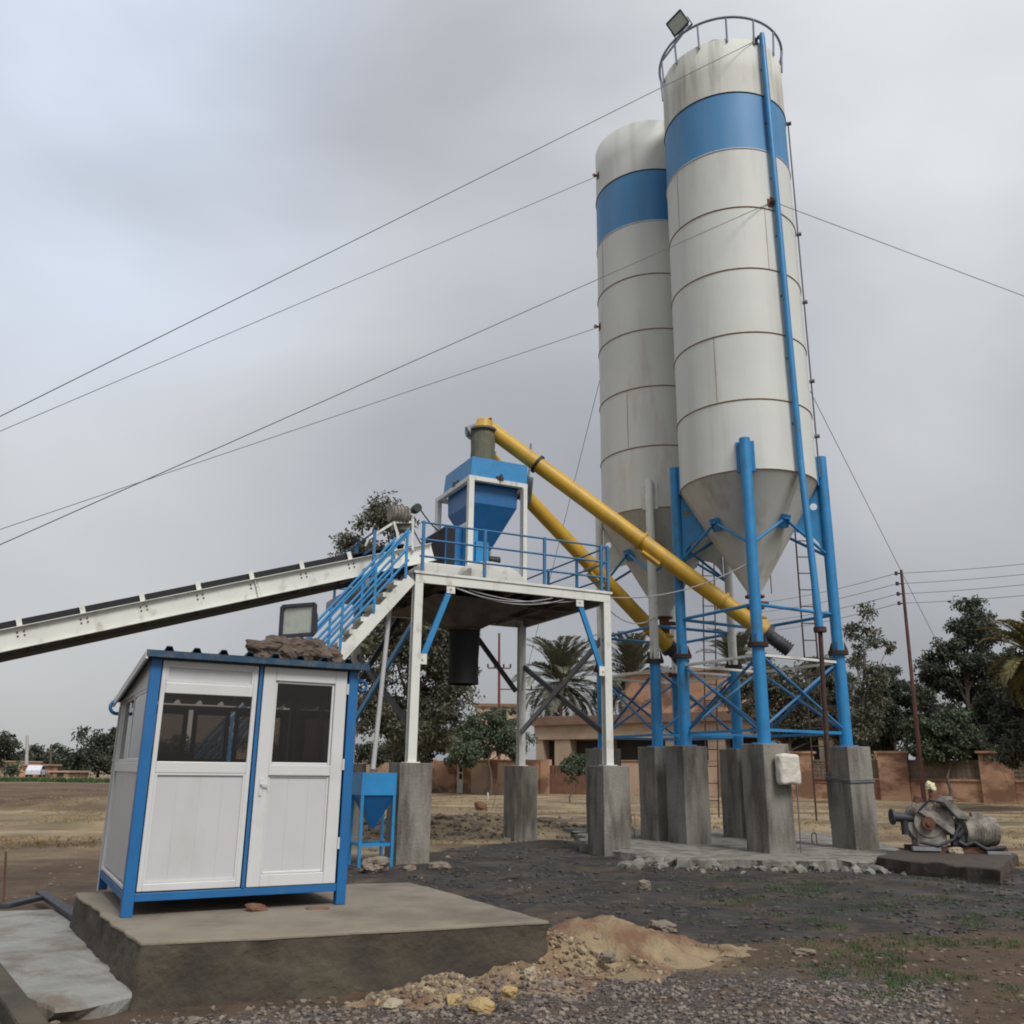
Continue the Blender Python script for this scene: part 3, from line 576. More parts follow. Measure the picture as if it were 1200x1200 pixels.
# ---------------------------------------------------------------- aggregate hopper at conveyor head
ah = empty('feed_hopper', wq(-.3, .9, DK+.3), 'black fronted blue feed hopper between the conveyor head and the bin frame', 'hopper')
MB().loft(wrect(-.35, .18, .32, 1.5, 5.75), wrect(-.46, .28, .28, 1.6, 6.0)).loft(wrect(-.46, -.06, .28, 1.6, 6.001), wrect(-.46, -.06, .28, 1.6, 6.95)).build('box', 'dblue', ah, bevel=.01)
MB().obox(wq(-.472, .34, 6.02), T_*.010, N_*1.2, V((0, 0, .9))).build('black_liner', 'rubber', ah)
MB().obox(wq(-.44, .268, 6.05), T_*.20, N_*.010, V((0, 0, .85))).build('rubber_flap', 'rubber', ah)
MB().obox(wq(-.058, .20, 5.98), T_*.36, N_*1.3, V((0, 0, .97))).build('side_panel', 'blue', ah, bevel=.01)
MB().obox(wq(.22, .12, 5.88), T_*.32, N_*.7, V((0, 0, .75))).build('rear_panel', 'blue', ah, bevel=.01)
# ---------------------------------------------------------------- belt conveyor
KB = V((-9.16, 16.0, 0)); a_ = P(0, 752, 15.95); b_ = P(507, 647, 19.45)
cv = empty('belt_conveyor', a_, 'long inclined white belt conveyor with black belt rising from the left to the platform', 'conveyor')
dv = (b_-a_).normalized(); hz = V((dv.x, dv.y, 0)).normalized(); nb = V((-hz.y, hz.x, 0)); upn = nb.cross(dv)*-1; upn = upn if upn.z > 0 else -upn
a_ = a_-dv*5
Wd = .85
for off, nm in ((0, 'side_beam'), (Wd, 'side_beam')):
    c = MB(); q0, q1 = a_+nb*off, b_+nb*off
    c.obox(q0-upn*.20, nb*.012, upn*.40, q1-q0)
    sg = -1 if off == 0 else 1; o0 = 0 if off == 0 else .012
    c.obox(q0+upn*.188+nb*o0, nb*.09*sg, upn*.012, q1-q0).obox(q0-upn*.2+nb*o0, nb*.09*sg, upn*.012, q1-q0)
    o = c.build(nm, 'white', cv)
    if off == 0:
        p = P(301, 680, 17.6); t = (p-q0).dot(dv); s = q0+dv*t; MB().obox(s-upn*.185-nb*.05, nb*.049, upn*.37, dv*.012).obox(s-upn*.2-nb*.012+dv*.06, nb*.011, upn*.40, dv*.10).build('splice_plate', 'white', o)
ccb = MB(); Ltot = (b_-a_).length
t = .3
while t < Ltot-.2: ccb.bar(a_+dv*t+nb*.02-upn*.12, a_+dv*t+nb*(Wd)-upn*.12, .06, .06, dv); t += 1.02
ccb.build('cross_member', 'rust', cv)
# belt: carrying run + return run, troughed
bl = MB(); prof = [(.04, .30), (.22, .20), (.63, .20), (.81, .30)]
for (o1, h1), (o2, h2) in zip(prof[:-1], prof[1:]): bl.obox(a_+nb*o1+upn*h1, nb*(o2-o1)+upn*(h2-h1), upn*.02, b_-a_-dv*.6)
bl.build('belt', 'rubber', cv)
MB().obox(a_+nb*.06-upn*.28, nb*.72, upn*.018, b_-a_).build('return_belt', 'rubber', cv)
sk = MB().obox(a_+nb*.02+upn*.205, nb*.015, upn*.13, b_-a_-dv*1.8); sk.build('belt_edge', 'rubber', cv)
ref = P(22*1.0+0, 726, 16.1); k = 0; t0 = (P(22, 727, 16.1)-a_).dot(dv)
pos = [t0+i*1.045 for i in range(-4, 10)]
for t in pos:
    if t < .2 or t > Ltot-.4: continue
    s = a_+dv*t; br = MB().obox(s-nb*.03+upn*.2-dv*.045, nb*.02, upn*.17, dv*.09).build('idler_bracket', 'white', cv); MB().obox(s+nb*(Wd+.01)+upn*.2-dv*.045, nb*.02, upn*.17, dv*.09).build('idler_bracket', 'white', cv)
    MB().tube(s+nb*.03+upn*.28, s+nb*.24+upn*.17, .04, n=10).tube(s+nb*.24+upn*.16, s+nb*.6+upn*.16, .04, n=10).tube(s+nb*.6+upn*.17, s+nb*.81+upn*.28, .04, n=10).build('idler_roller', 'rust', br)
    bt = MB()
    for du in (.10, .03):
        for dd in (-.09, .02): bt.tube(s+dv*(dd+.03)-upn*(-du)-nb*.012, s+dv*(dd+.03)+upn*du, .018, n=8)
    bt.build('bolts', 'rust', br)
# head drum, motor and frame
hd = P(468, 603, 19.1); mo = MB().tube(hd-T_*.22, hd+T_*.20, .19, n=18); 
for k in range(5): mo.tube(hd-T_*(.18-k*.08), hd-T_*(.165-k*.08), .215, n=18)
mo.obox(hd-V((.08, 0, .32)), V((.3, .1, 0)), N_*.3, V((0, 0, .16))); mo.build('head_motor', 'machine', cv)
MB().tube(P(488, 596, 19.5)-N_*.1, P(488, 596, 19.5)+N_*.12, .10, n=14).build('motor_fan', 'dark', cv)
hf = MB().bar(P(462, 612, 19.0), P(469, 636, 19.0), .13, .05).bar(P(462, 612, 19.0), P(432, 631, 18.8), .05, .05).bar(P(484, 608, 19.2), P(484, 645, 19.2), .1, .05).bar(P(428, 640, 18.8), P(432, 631, 18.8), .04, .04).bar(P(484, 612, 19.2), P(462, 612, 19.0), .05, .05)
hf.build('drive_frame', 'white', cv)
MB().tube(b_-dv*.45+nb*.02, b_-dv*.45+nb*(Wd-.02), .24, n=24).build('head_drum', 'dark', cv)
cw = MB(); 
for (p, q_, sag) in ((P(492, 596, 19.5), P(545, 630, 20.2), .25), (P(478, 604, 19.4), P(520, 655, 19.8), .3)): cw.path([p.lerp(q_, i/10)-V((0, 0, sag*4*(i/10)*(1-i/10))) for i in range(11)], .016)
cw.build('power_cable', 'dark', cv)
sl = MB().bar(P(492, 700, 19.4)-V((0, 0, 0)), P(489, 655, 19.4), .16, .16); sl.build('head_support', 'white', cv)
# ---------------------------------------------------------------- staircase
st = empty('metal_staircase', pf(-4.5, .4, 0), 'steep white steel staircase with blue double handrails behind the cabin, leading up to the deck', 'staircase')
SL = 5.36; run = 4.35
def sp(s, n, z=0): return pf(-.15-s*run, n, SL*(1-s)+z)
strs = []
for n in (-.02, .78):
    o = MB(); a, b = sp(0, n), sp(1, n); o.bar(a-V((0, 0, .12)), b-V((0, 0, .0)), .05, .22, (0, 0, 1)); strs.append(o.build('stringer', 'white', st))
nt_ = 21
for k in range(1, nt_):
    s = k/nt_; tr = MB().obox(sp(s, 0, .05)-T_*.15, T_*.24, N_*.76, V((0, 0, .025))); tr.obox(sp(s, -.03, -.02)-T_*.15, T_*.24, N_*.01, V((0, 0, .09))); tr.build('tread', 'white', st)
for n in (-.05, .82):
    h = MB()
    for z in (1.0, .62, .36): h.tube(sp(.02, n, z), sp(.92, n, z), .026, n=8)
    if n < 0: h.tube(sp(.02, n, .93), sp(.92, n, .93), .02, n=8)
    o = h.build('handrail', 'blue', st)
    for s in (.03, .17, .31, .45, .59, .73, .87): MB().bar(sp(s, n, .05), sp(s, n, 1.02), .045, .045, T_).build('rail_post', 'blue', o)
# pale riser pipe to the small hopper
lp = MB().tube(P(457, 712, 17.6), P(437, 902, 16.75), .045, n=10); tag(root_mesh(lp.build('riser_pipe', 'cable'), P(437, 902, 16.75)), 'thin pale pipe leaning from the staircase down to the small blue hopper', 'pipe')
# ---------------------------------------------------------------- concrete piers
def pier(c, w, z0, z1, label, grp):
    n = 7; vs = []; fs = []; sx = c.x*3.1; sub = 6; zs = [z0+(z1-z0)*i/10 for i in range(11)]; ring = []
    for k in range(4):
        a, b = [((-1, -1)), ((1, -1)), ((1, 1)), ((-1, 1))][k], [((1, -1)), ((1, 1)), ((-1, 1)), ((-1, -1))][k]
        for i in range(sub): t = i/sub; ring.append((a[0]+(b[0]-a[0])*t, a[1]+(b[1]-a[1])*t))
    for z in zs:
        for u, v in ring:
            p = T_*u*w/2+N_*v*w/2; d = .010*fbm((p.x*2+sx, p.y*2, z*2), 3); p = p*(1+d/(w/2)); vs.append(V((p.x, p.y, z-z0+ (.012*noise.noise(V((p.x*3, p.y*3, sx))) if z == z1 else 0))))
    N = len(ring)
    for k in range(10):
        for i in range(N): fs.append((k*N+i, k*N+(i+1) % N, (k+1)*N+(i+1) % N, (k+1)*N+i))
    fs.append(tuple(10*N+i for i in range(N)))
    me = bpy.data.meshes.new('concrete_pier'); me.from_pydata(vs, [], fs); me.materials.append(M['conc']); me.update()
    o = bpy.data.objects.new('concrete_pier', me); COL.objects.link(o); o.location = (c.x, c.y, z0)
    b = o.modifiers.new('bevel', 'BEVEL'); b.width = .012; b.segments = 2; b.angle_limit = .9; b.limit_method = 'ANGLE'
    return tag(o, label, 'pier', grp)
G1 = 'concrete piers carrying the silos and the platform'
for L_, who, zt in ((L1, 'near silo', 2.19), (L2, 'farther silo', 2.19)):
    nm = dict(f=f'concrete pier under the front leg of the {who}', r=f'concrete pier under the right leg of the {who}', b=f'concrete pier under the back leg of the {who}, seen between others', l=f'concrete pier under the left leg of the {who}')
    if who == 'near silo': nm['f'] = 'concrete pier carrying the wrapped white box, under the near silo'; nm['r'] = 'concrete pier with a dark cable tied round it, rightmost of all'
    for k in 'frbl': pier(L_[k], .66, -.1, zt, nm[k], G1)
pier(pf(0, 0, 0), .64, -.1, 1.74, 'concrete pier just right of the small blue hopper, under a platform leg', G1)
pier(pf(PW, 0, 0), .64, -.15, 1.74, 'concrete pier under the front right leg of the platform', G1)
pier(pf(0, PD, 0), .62, -.1, 1.74, 'concrete pier under the back left platform leg, behind the cabin corner', G1)
pier(pf(PW, PD, 0), .62, -.1, 1.74, 'shorter looking concrete pier under the back right leg of the platform', G1)
# tie cable round the right pier
pr_ = L1['r']; h = .345; tc_ = MB(); cs_ = [pr_+T_*a*h+N_*b*h for a, b in ((-1, 1), (-1, -1), (1, -1), (1, 1))]
for k, z in enumerate((1.50, 1.525, 1.48)): tc_.path([cs_[0]+V((0, 0, z+.05)), cs_[1]+V((0, 0, z-.02)), cs_[2]+V((0, 0, z)), cs_[3]+V((0, 0, z+.03))], .012)
tag(root_mesh(tc_.build('tie_cable', 'wire'), pr_+V((0, 0, 1.5))), 'black cable wound round the right pier of the near silo', 'cable')
# wrapped box on the front pier
bx = L1['f']-N_*.36+T_*.10; wbx = MB()
o = MB().obox(bx-T_*.24-N_*.24+V((0, 0, 1.42)), T_*.50, N_*.22, V((0, 0, .58))).build('electrical_box', 'sack', bevel=.07, seg=4); root_mesh(o, bx+V((0, 0, 1.42)))
sb = o.modifiers.new('sub', 'SUBSURF'); sb.subdivision_type = 'SIMPLE'; sb.levels = sb.render_levels = 2
tx = bpy.data.textures.new('wrap', 'CLOUDS'); tx.noise_scale = .16; dm = o.modifiers.new('disp', 'DISPLACE'); dm.texture = tx; dm.strength = .05
tag(o, 'box wrapped in white plastic sheet fixed to the front pier of the near silo', 'box')
pw = MB().path([bx+T_*.30-N_*.03+V((0, 0, 1.9)), bx+T_*.31-N_*.02+V((0, 0, 1.0)), bx+T_*.30-N_*.02+V((0, 0, .15))], .014); tag(root_mesh(pw.build('power_lead', 'wire'), bx+V((0, 0, .15))), 'black lead running down the pier from the wrapped white box', 'cable')
# ---------------------------------------------------------------- rough foundation slab under the silos
def rough_slab(name, pts, z0, z1, m, label, cat, jag=.12, mtop=None):
    n = len(pts); out_ = []
    for i in range(n):
        a, b = V((*pts[i], 0)), V((*pts[(i+1) % n], 0)); k = max(2, int((b-a).length/.12))
        for j in range(k):
            p = a.lerp(b, j/k); out_.append(p+V((fbm((p.x*1.7, p.y*1.7, 1)), fbm((p.x*1.7, p.y*1.7, 5)), 0))*jag*1.3)
    c = sum((V((*p, 0)) for p in pts), V())/n; vs = []; N = len(out_)
    rings = [(1.0, z0, .06), (1.005, z0+(z1-z0)*.45, .10), (.992, z1-.02, .05), (.975, z1, 0.0), (.90, z1+.01, 0), (.5, z1+.01, 0)]
    for s, z, j in rings:
        for p in out_:
            d = p-c; L_ = d.length; e = j*fbm((p.x*4, p.y*4, z*9), 4); q = c+d*((L_*(1 if s > .95 else s)-(0 if s > .99 else .03)+e)/L_) if s > .95 else c+d*s
            vs.append(V((q.x, q.y, z+.02*fbm((q.x*2, q.y*2, 4), 3))))
    fs = [(k*N+i, k*N+(i+1) % N, (k+1)*N+(i+1) % N, (k+1)*N+i) for k in range(len(rings)-1) for i in range(N)]; fs.append(tuple((len(rings)-1)*N+i for i in range(N)))
    o = MB().add(vs, fs).build(name, m); tag(root_mesh(o, (c.x, c.y, z0)), label, cat); return o
rough_slab('foundation_slab', [(2.45, 17.2), (4.2, 16.85), (6.7, 16.95), (8.4, 19.6), (8.3, 25.5), (1.7, 25.5), (1.9, 19.5)], -.1, .15, 'conc', 'broken edged concrete foundation slab under the silo piers', 'slab', .34)
eb = [tuple(Z(x, y, .22)[:2]) for x, y in ((1027, 1004), (1168, 1019), (1190, 1000), (1075, 987))]
rough_slab('engine_slab', eb, -.1, .22, mat('dark_slab', (.055, .042, .033), .9, bump=.5, bscale=12), 'dark brown low slab under the old engine right of the silos', 'slab', .05)
# rebar hoops
for i, (x, y) in enumerate(((823, 982), (738, 984), (740, 965), (952, 990))):
    c = Z(x, y, .13); o = MB().path([c, c+V((0, 0, .2)), c+V((.03, 0, .25)), c+V((.09, .02, .25)), c+V((.11, .02, .2)), c+V((.11, .02, -.02))], .011).build('rebar_hoop', 'rust')
    tag(root_mesh(o, c), ['rusty rebar hoop in the slab left of the wrapped box pier', 'rusty rebar hoop beside the front right platform pier, nearer one', 'rusty rebar hoop behind the front right platform pier, farther one', 'rusty rebar hoop between the two right silo piers'][i], 'rebar', 'rebar hoops')
# ---------------------------------------------------------------- cabin plinth
H = .42; SP = [Z(165, 1105, H), Z(642, 1079, H), Z(480, 1034, H), Z(88, 1046, H)]
pl = empty('cabin_plinth', (SP[0]+SP[2])/2-V((0, 0, H)), 'raised concrete plinth with dark rough sides carrying the cabin', 'plinth')
def grid_slab(P4, z0, z1, nn=60):
    o = MB(); ring = []
    for i in range(4):
        a, b = P4[i], P4[(i+1) % 4]
        for j in range(nn): ring.append(a.lerp(b, j/nn))
    c = sum(P4, V())/4; N = len(ring); vs = []; zz = [z0+(z1-z0)*k/12 for k in range(13)]
    for z in zz:
        for p in ring:
            d = V((p.x-c.x, p.y-c.y, 0)).normalized(); e = .028*fbm((p.x*2.2, p.y*2.2, z*3), 5)+.012*(noise.noise(V((p.x*9, p.y*9, z*14)))) + .05*((z1-z)/(z1-z0))**2
            vs.append(V((p.x, p.y, z))+d*e)
    o.add(vs, [(k*N+i, k*N+(i+1) % N, (k+1)*N+(i+1) % N, (k+1)*N+i) for k in range(12) for i in range(N)], True)
    return o
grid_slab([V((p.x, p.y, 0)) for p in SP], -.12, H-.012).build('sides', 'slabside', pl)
tp = MB(); cS = sum(SP, V())/4; ring = []
for i in range(4):
    a, b = SP[i], SP[(i+1) % 4]
    for j in range(60):
        p = a.lerp(b, j/60); d = V((p.x-cS.x, p.y-cS.y, 0)).normalized(); zz_ = H-.012; ring.append(p+d*(.028*fbm((p.x*2.2, p.y*2.2, zz_*3), 5)+.012*noise.noise(V((p.x*9, p.y*9, zz_*14)))+.007))
N = len(ring); vs = []
for s, z in ((1, H-.022), (1.0005, H-.012), (.9985, H-.003), (.994, H), (.9, H), (.6, H), (.3, H)):
    for p in ring: q_ = cS+(p-cS)*s; vs.append(V((q_.x, q_.y, z+.006*fbm((q_.x, q_.y, 2), 3))))
tp.add(vs, [(k*N+i, k*N+(i+1) % N, (k+1)*N+(i+1) % N, (k+1)*N+i) for k in range(6) for i in range(N)]+[tuple(6*N+i for i in range(N))], True).build('top_screed', 'slab', pl)
# walkway strip left of the plinth
wk = [tuple(Z(x, y, .10)[:2]) for x, y in ((64, 1182), (160, 1164), (88, 1062), (-10, 1068), (-95, 1085), (-20, 1140))]
o = rough_slab('walkway', wk, -.08, .10, 'walk', None, None, .06); del_ = [k for k in ('label', 'category') if k in o]; o['kind'] = 'structure'
kb_ = MB(); k0, k1 = Z(-30, 1100, .06), Z(66, 1225, .06); kd = (k1-k0); kp = V((-kd.y, kd.x, 0)).normalized()
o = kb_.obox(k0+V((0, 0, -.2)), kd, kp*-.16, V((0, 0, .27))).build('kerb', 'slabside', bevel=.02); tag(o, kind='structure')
# old plank / channel lying at the back of the strip
for i, (a, b, l) in enumerate((((48, 1046), (92, 1076), 'dark wet steel channel lying against the left plinth edge'), ((5, 1062), (46, 1052), 'dark short steel offcut lying at the far end of the walkway'))):
    p, q_ = Z(*a, .15), Z(*b, .15); o = MB().bar(p, q_, .12, .05).build('steel_channel', 'dark', bevel=.01); tag(root_mesh(o, p), l, 'steel bar')
for i, (x, y0, y1) in enumerate(((4, 1062, 998),)):
    p = Z(x, y0, .05); o = MB().tube(p, P(x+3, y1, p.y), .012, n=6).build('rebar_stake', 'rust'); tag(root_mesh(o, p), 'thin rusty stake standing at the far left edge', 'stake')
# ---------------------------------------------------------------- cabin
CG = math.radians(28.9); CT = V((math.cos(CG), math.sin(CG), 0)); CN = V((-math.sin(CG), math.cos(CG), 0)); CA = Z(141, 1076, H)
def cf(a, b, z): return V((CA.x, CA.y, 0))+CT*a+CN*b+V((0, 0, z))
CW, CD = 1.91, 2.06; cab = empty('operator_cabin', cf(CW/2, CD/2, H), 'small white panelled control cabin with blue corner posts and tinted windows on the plinth', 'cabin')
def cbox(a0, a1, b0, b1, z0, z1): return MB().obox(cf(a0, b0, z0), CT*(a1-a0), CN*(b1-b0), V((0, 0, z1-z0)))
rz = lambda b: 2.56-.13*b     # roof plane
for a, b in ((0, 0), (CW-.09, 0), (0, CD-.09), (CW-.09, CD-.09)):
    cp_ = cbox(a, a+.09, b, b+.09, H, rz(b)-.01).build('corner_post', 'dblue', cab, bevel=.005)
    if b and not a: cbox(-.004, .094, b-.004, b+.094, .60, rz(b)-.02).build('post_cover', 'pvc', cp_, bevel=.004)
bf = cbox(.09, CW-.09, .012, .08, .535, .60); bf.obox(cf(.09, CD-.08, .535), CT*(CW-.18), CN*.068, V((0, 0, .065))); bf.obox(cf(.012, .09, .535), CT*.068, CN*(CD-.18), V((0, 0, .065))); bf.obox(cf(CW-.08, .09, .535), CT*.068, CN*(CD-.18), V((0, 0, .065)))
bf.build('base_frame', 'dblue', cab, bevel=.004)
cbox(.085, CW-.085, .085, CD-.085, .56, .59).build('floor', 'steel', cab)
cbox(.955, .985, .005, .075, .60, 2.53).build('mullion', 'dblue', cab, bevel=.004)
def frame(a0, a1, z0, z1, w, side='f', d=.05, off=.0, name='window_frame', parent=None, rails=(), wl=None, wr=None, wt=None, wb_=None, mm='pvcf'):
    """white profile frame round an opening"""
    wl = w if wl is None else wl; wr = w if wr is None else wr; wt = w if wt is None else wt; wb_ = w if wb_ is None else wb_
    X, Y, o = (CT, CN, lambda a, z: cf(a, off, z)) if side == 'f' else (CN, CT, lambda a, z: cf(off, a, z)) if side == 'l' else (CN, -CT, lambda a, z: cf(CW-off, a, z)) if side == 'r' else (CT, -CN, lambda a, z: cf(a, CD-off, z))
    b = MB(); b.obox(o(a0, z0), X*wl, Y*d, V((0, 0, z1-z0))).obox(o(a1-wr, z0), X*wr, Y*d, V((0, 0, z1-z0)))
    b.obox(o(a0+wl, z1-wt), X*(a1-a0-wl-wr), Y*d, V((0, 0, wt))).obox(o(a0+wl, z0), X*(a1-a0-wl-wr), Y*d, V((0, 0, wb_)))
    for r in rails: b.obox(o(a0+wl, r[0]), X*(a1-a0-wl-wr), Y*d, V((0, 0, r[1]-r[0])))
    return b.build(name, mm, parent or cab, bevel=.006)
def pane(a0, a1, z0, z1, side, off, parent, name='pane', m='glass', th=.006):
    X, Y, o = (CT, CN, cf(a0, off, z0)) if side == 'f' else (CN, CT, cf(off, a0, z0)) if side == 'l' else (CN, -CT, cf(CW-off, a0, z0)) if side == 'r' else (CT, -CN, cf(a0, CD-off, z0))
    return MB().obox(o, X*(a1-a0), Y*th, V((0, 0, z1-z0))).build(name, m, parent)
def panel(a0, a1, z0, z1, side, off, parent, grooves=4, name='panel'):
    o = pane(a0, a1, z0, z1, side, off, parent, name, 'pvc', .03)
    X, Y, q_ = (CT, CN, cf(a0, off, z0)) if side == 'f' else (CN, CT, cf(off, a0, z0)) if side == 'l' else (CN, -CT, cf(CW-off, a0, z0)) if side == 'r' else (CT, -CN, cf(a0, CD-off, z0))
    # raised beads: tongue and groove strips 1.5 mm proud
    b = MB(); n = grooves; w = (a1-a0)/n
    for k in range(n): b.obox(q_+X*(k*w+.003)-Y*.0022, X*(w-.006), Y*.0025, V((0, 0, z1-z0)))
    b.build('panel_board', 'pvc', o); return o
wf = frame(.10, .945, .61, 2.52, .04, 'f', .055, .010, 'front_window_frame', rails=((1.56, 1.655), (2.235, 2.33)), wb_=.06)
for (z0, z1) in ((.67, 1.56), (2.33, 2.48)):   # glazing beads round the panels
    ib = MB()
    for (a0, a1, c0, c1) in ((.14, .905, z0, z0+.018), (.14, .905, z1-.018, z1), (.14, .158, z0+.018, z1-.018), (.887, .905, z0+.018, z1-.018)): ib.obox(cf(a0, .014, c0), CT*(a1-a0), CN*.02, V((0, 0, c1-c0)))
    ib.build('glazing_bead', 'pvcf', wf)
panel(.14, .905, .67, 1.56, 'f', .032, wf, 4); panel(.14, .905, 2.33, 2.48, 'f', .032, wf, 1); pane(.14, .905, 1.655, 2.235, 'f', .035, wf)
dr = frame(.995, 1.80, .605, 2.52, .115, 'f', .055, .002, 'door', rails=((1.545, 1.64),), wb_=.10, wt=.125)
frame(1.112, 1.683, 1.64, 2.395, .022, 'f', .02, .020, 'door_glazing_bead', dr)
frame(1.112, 1.683, .706, 1.545, .02, 'f', .02, .020, 'door_panel_bead', dr)
pane(1.11, 1.685, 1.64, 2.395, 'f', .037, dr); panel(1.11, 1.685, .705, 1.545, 'f', .032, dr, 3)
MB().obox(cf(1.035, -.008, 1.37), CT*.026, CN*.010, V((0, 0, .15))).tube(cf(1.048, -.030, 1.47), cf(1.048, -.006, 1.47), .008, n=10).bar(cf(1.048, -.030, 1.47), cf(1.12, -.030, 1.465), .012, .014).build('handle', 'pvcf', dr, bevel=.002)
for z in (.9, 1.6, 2.3): MB().tube(cf(1.808, -.004, z), cf(1.808, -.004, z+.1), .012, n=8).build('hinge', 'pvcf', dr)
for sd_, ln_ in (('l', CD), ('r', CD)):
    f_ = frame(.092, ln_-.092, .61, 2.31, .03, sd_, .05, .012, 'side_window_frame', rails=((1.56, 1.65),))
    panel(.145, ln_-.145, .655, 1.56, sd_, .034, f_, 5)
    md_ = (.145+ln_-.145)/2
    for a0, a1, of in ((.122, md_+.02, .016), (md_-.02, ln_-.122, .036)):
        s = frame(a0, a1, 1.65, 2.28, .032, sd_, .022, of, 'sliding_sash', f_); pane(a0+.032, a1-.032, 1.682, 2.248, sd_, of+.006, s)
f_ = frame(.10, CW-.10, .61, 2.26, .045, 'b', .05, .012, 'back_window_frame', rails=((1.56, 1.65),)); panel(.145, CW-.145, .655, 1.56, 'b', .034, f_, 8)
for a0, a1 in ((.145, .70), (.75, 1.15), (1.20, CW-.145)): s = frame(a0, a1, 1.65, 2.215, .05, 'b', .03, .02, 'back_sash', f_, mm='dark'); pane(a0+.05, a1-.05, 1.70, 2.165, 'b', .03, s)
# wedge infill above side frames following roof slope
for sd_ in (0, 1):
    a = .014 if sd_ == 0 else CW-.064; vsx = [cf(a, .09, 2.312), cf(a, CD-.09, 2.285), cf(a, CD-.09, rz(CD)), cf(a, .09, rz(.09))]; MB().loft(vsx, [p+CT*.05 for p in vsx]).build('side_fascia', 'pvc', cab)
cbox(.2, 1.7, 1.45, 1.88, 1.25, 1.30).build('desk', 'dark', cab)
cbox(.25, .7, 1.5, 1.8, 1.305, 1.75).build('control_panel', 'dark', cab, bevel=.01)
cbox(.14, CW-.14, .14, CD-.14, 2.24, 2.26).build('ceiling', 'pvc', cab) if False else None
# ribbed roof sheet
prf = []; a = -.06; pitch = .235
while a < CW+.08: prf += [(a, 0), (a+.145, 0), (a+.160, .042), (a+.205, .042), (a+.225, 0)]; a += pitch
prf = [p for p in prf if p[0] < CW+.10]; rf = MB(); B0, B1 = -.09, CD+.14
def rp(a, b, dz): return cf(a, b, rz(b)+.015+dz)
nP = len(prf); vs = [rp(a, B0, z) for a, z in prf]+[rp(a, B1, z) for a, z in prf]+[rp(a, B0, z+.006) for a, z in prf]+[rp(a, B1, z+.006) for a, z in prf]
rf.add(vs, [(i, nP+i, nP+i+1, i+1) for i in range(nP-1)]+[(2*nP+i, 2*nP+i+1, 3*nP+i+1, 3*nP+i) for i in range(nP-1)]+[(i, i+1, 2*nP+i+1, 2*nP+i) for i in range(nP-1)]+[(nP+i, 3*nP+i, 3*nP+i+1, nP+i+1) for i in range(nP-1)]+[(0, 2*nP, 3*nP, nP), (nP-1, 2*nP-1, 4*nP-1, 3*nP-1)])
roof = rf.build('roof_sheet', 'roofb', cab)
ft = MB().obox(cf(-.06, -.088, 2.535), CT*(CW+.14), CN*.03, V((0, 0, .055))).obox(cf(-.01, -.02, 2.525), CT*(CW+.02), CN*.08, V((0, 0, .03)))
ft.build('front_flashing', 'roofb', roof)
MB().obox(cf(-.065, -.085, rz(0)-.055)+V((0, 0, .01)), CT*.02, CN*(CD+.2)+V((0, 0, -.13*(CD+.2))), V((0, 0, .07))).build('side_flashing', 'pvcf', roof)
hk = MB(); 
c0 = cf(-.02, CD+.05, 2.22); hk.torus(c0, .07, .018, 20, 6, CN); hk.bar(c0+V((0, 0, .06)), c0+CT*.08+V((0, 0, .08)), .03, .03); hk.build('lifting_eye', 'dblue', cab)
c0 = cf(CW+.08, .12, 2.40); MB().torus(c0, .05, .016, 18, 6, CN).bar(c0+V((0, 0, .05)), c0-CT*.1+V((0, 0, .05)), .03, .03).build('lifting_eye', 'dblue', cab)
MB().tube(cf(-.025, CD-.35, .44), cf(-.03, CD-.3, 2.2), .008, n=6).build('earth_lead', 'cable', cab)
# floodlight and stones on the roof
fl0 = P(349, 727, cf(1.35, .25, 0).y)
floodlight(fl0, V((-.30, -1, .02)), .36, .30, .20, 'square floodlight with a milky glass standing on the stones on the cabin roof', tilt=.03, yoke=False)
def rock(c, r, label, m='rock', sc=(1, 1, .6), cat='stone', grp=None, sub=4, rough=.3, name='stone'):
    bm = bmesh.new(); bmesh.ops.create_icosphere(bm, subdivisions=sub, radius=1); sd_ = random.random()*50
    for v in bm.verts:
        p = v.co.copy(); cell = noise.cell(V((p.x*1.2+sd_, p.y*1.2, p.z*1.2))) ; d = 1+rough*fbm((p.x*1.1+sd_, p.y*1.1, p.z*1.1), 4)+.12*abs(fbm((p.x*3+sd_, p.y*3, p.z*3), 3))
        mx_ = max(abs(p.x), abs(p.y), abs(p.z)); p = p.lerp(p/mx_*.8, .45)*d; v.co = V((p.x*sc[0], p.y*sc[1], p.z*sc[2]))*r
    zmin = min(v.co.z for v in bm.verts)
    for v in bm.verts: v.co.z -= zmin*.8
    me = bpy.data.meshes.new(name); bm.to_mesh(me); bm.free(); me.materials.append(M[m]); o = bpy.data.objects.new(name, me); COL.objects.link(o); o.location = c; o.rotation_euler.z = random.random()*6; tag(o, label, cat, grp); return o
for (a, b, r, sc, l) in ((1.02, .15, .14, (1.4, .9, .75), 'flat brown stone at the left end of the stones on the cabin roof'), (1.22, .2, .17, (1.3, 1, .85), 'tan stone slab under the floodlight on the cabin roof'), (1.45, .18, .16, (1.2, .9, .85), 'dark stone under the right half of the roof floodlight'), (1.63, .22, .13, (1.2, 1, .8), 'brown stone at the right end of the stones on the cabin roof'), (1.33, .08, .08, (1, 1, .7), 'small reddish stone in front, below the roof floodlight')):
    o = rock(cf(a, b, rz(b)+.04), r, l, 'rockd', sc, grp='stones on the cabin roof', rough=.5); o.rotation_euler.z = CG+random.uniform(-.2, .2)
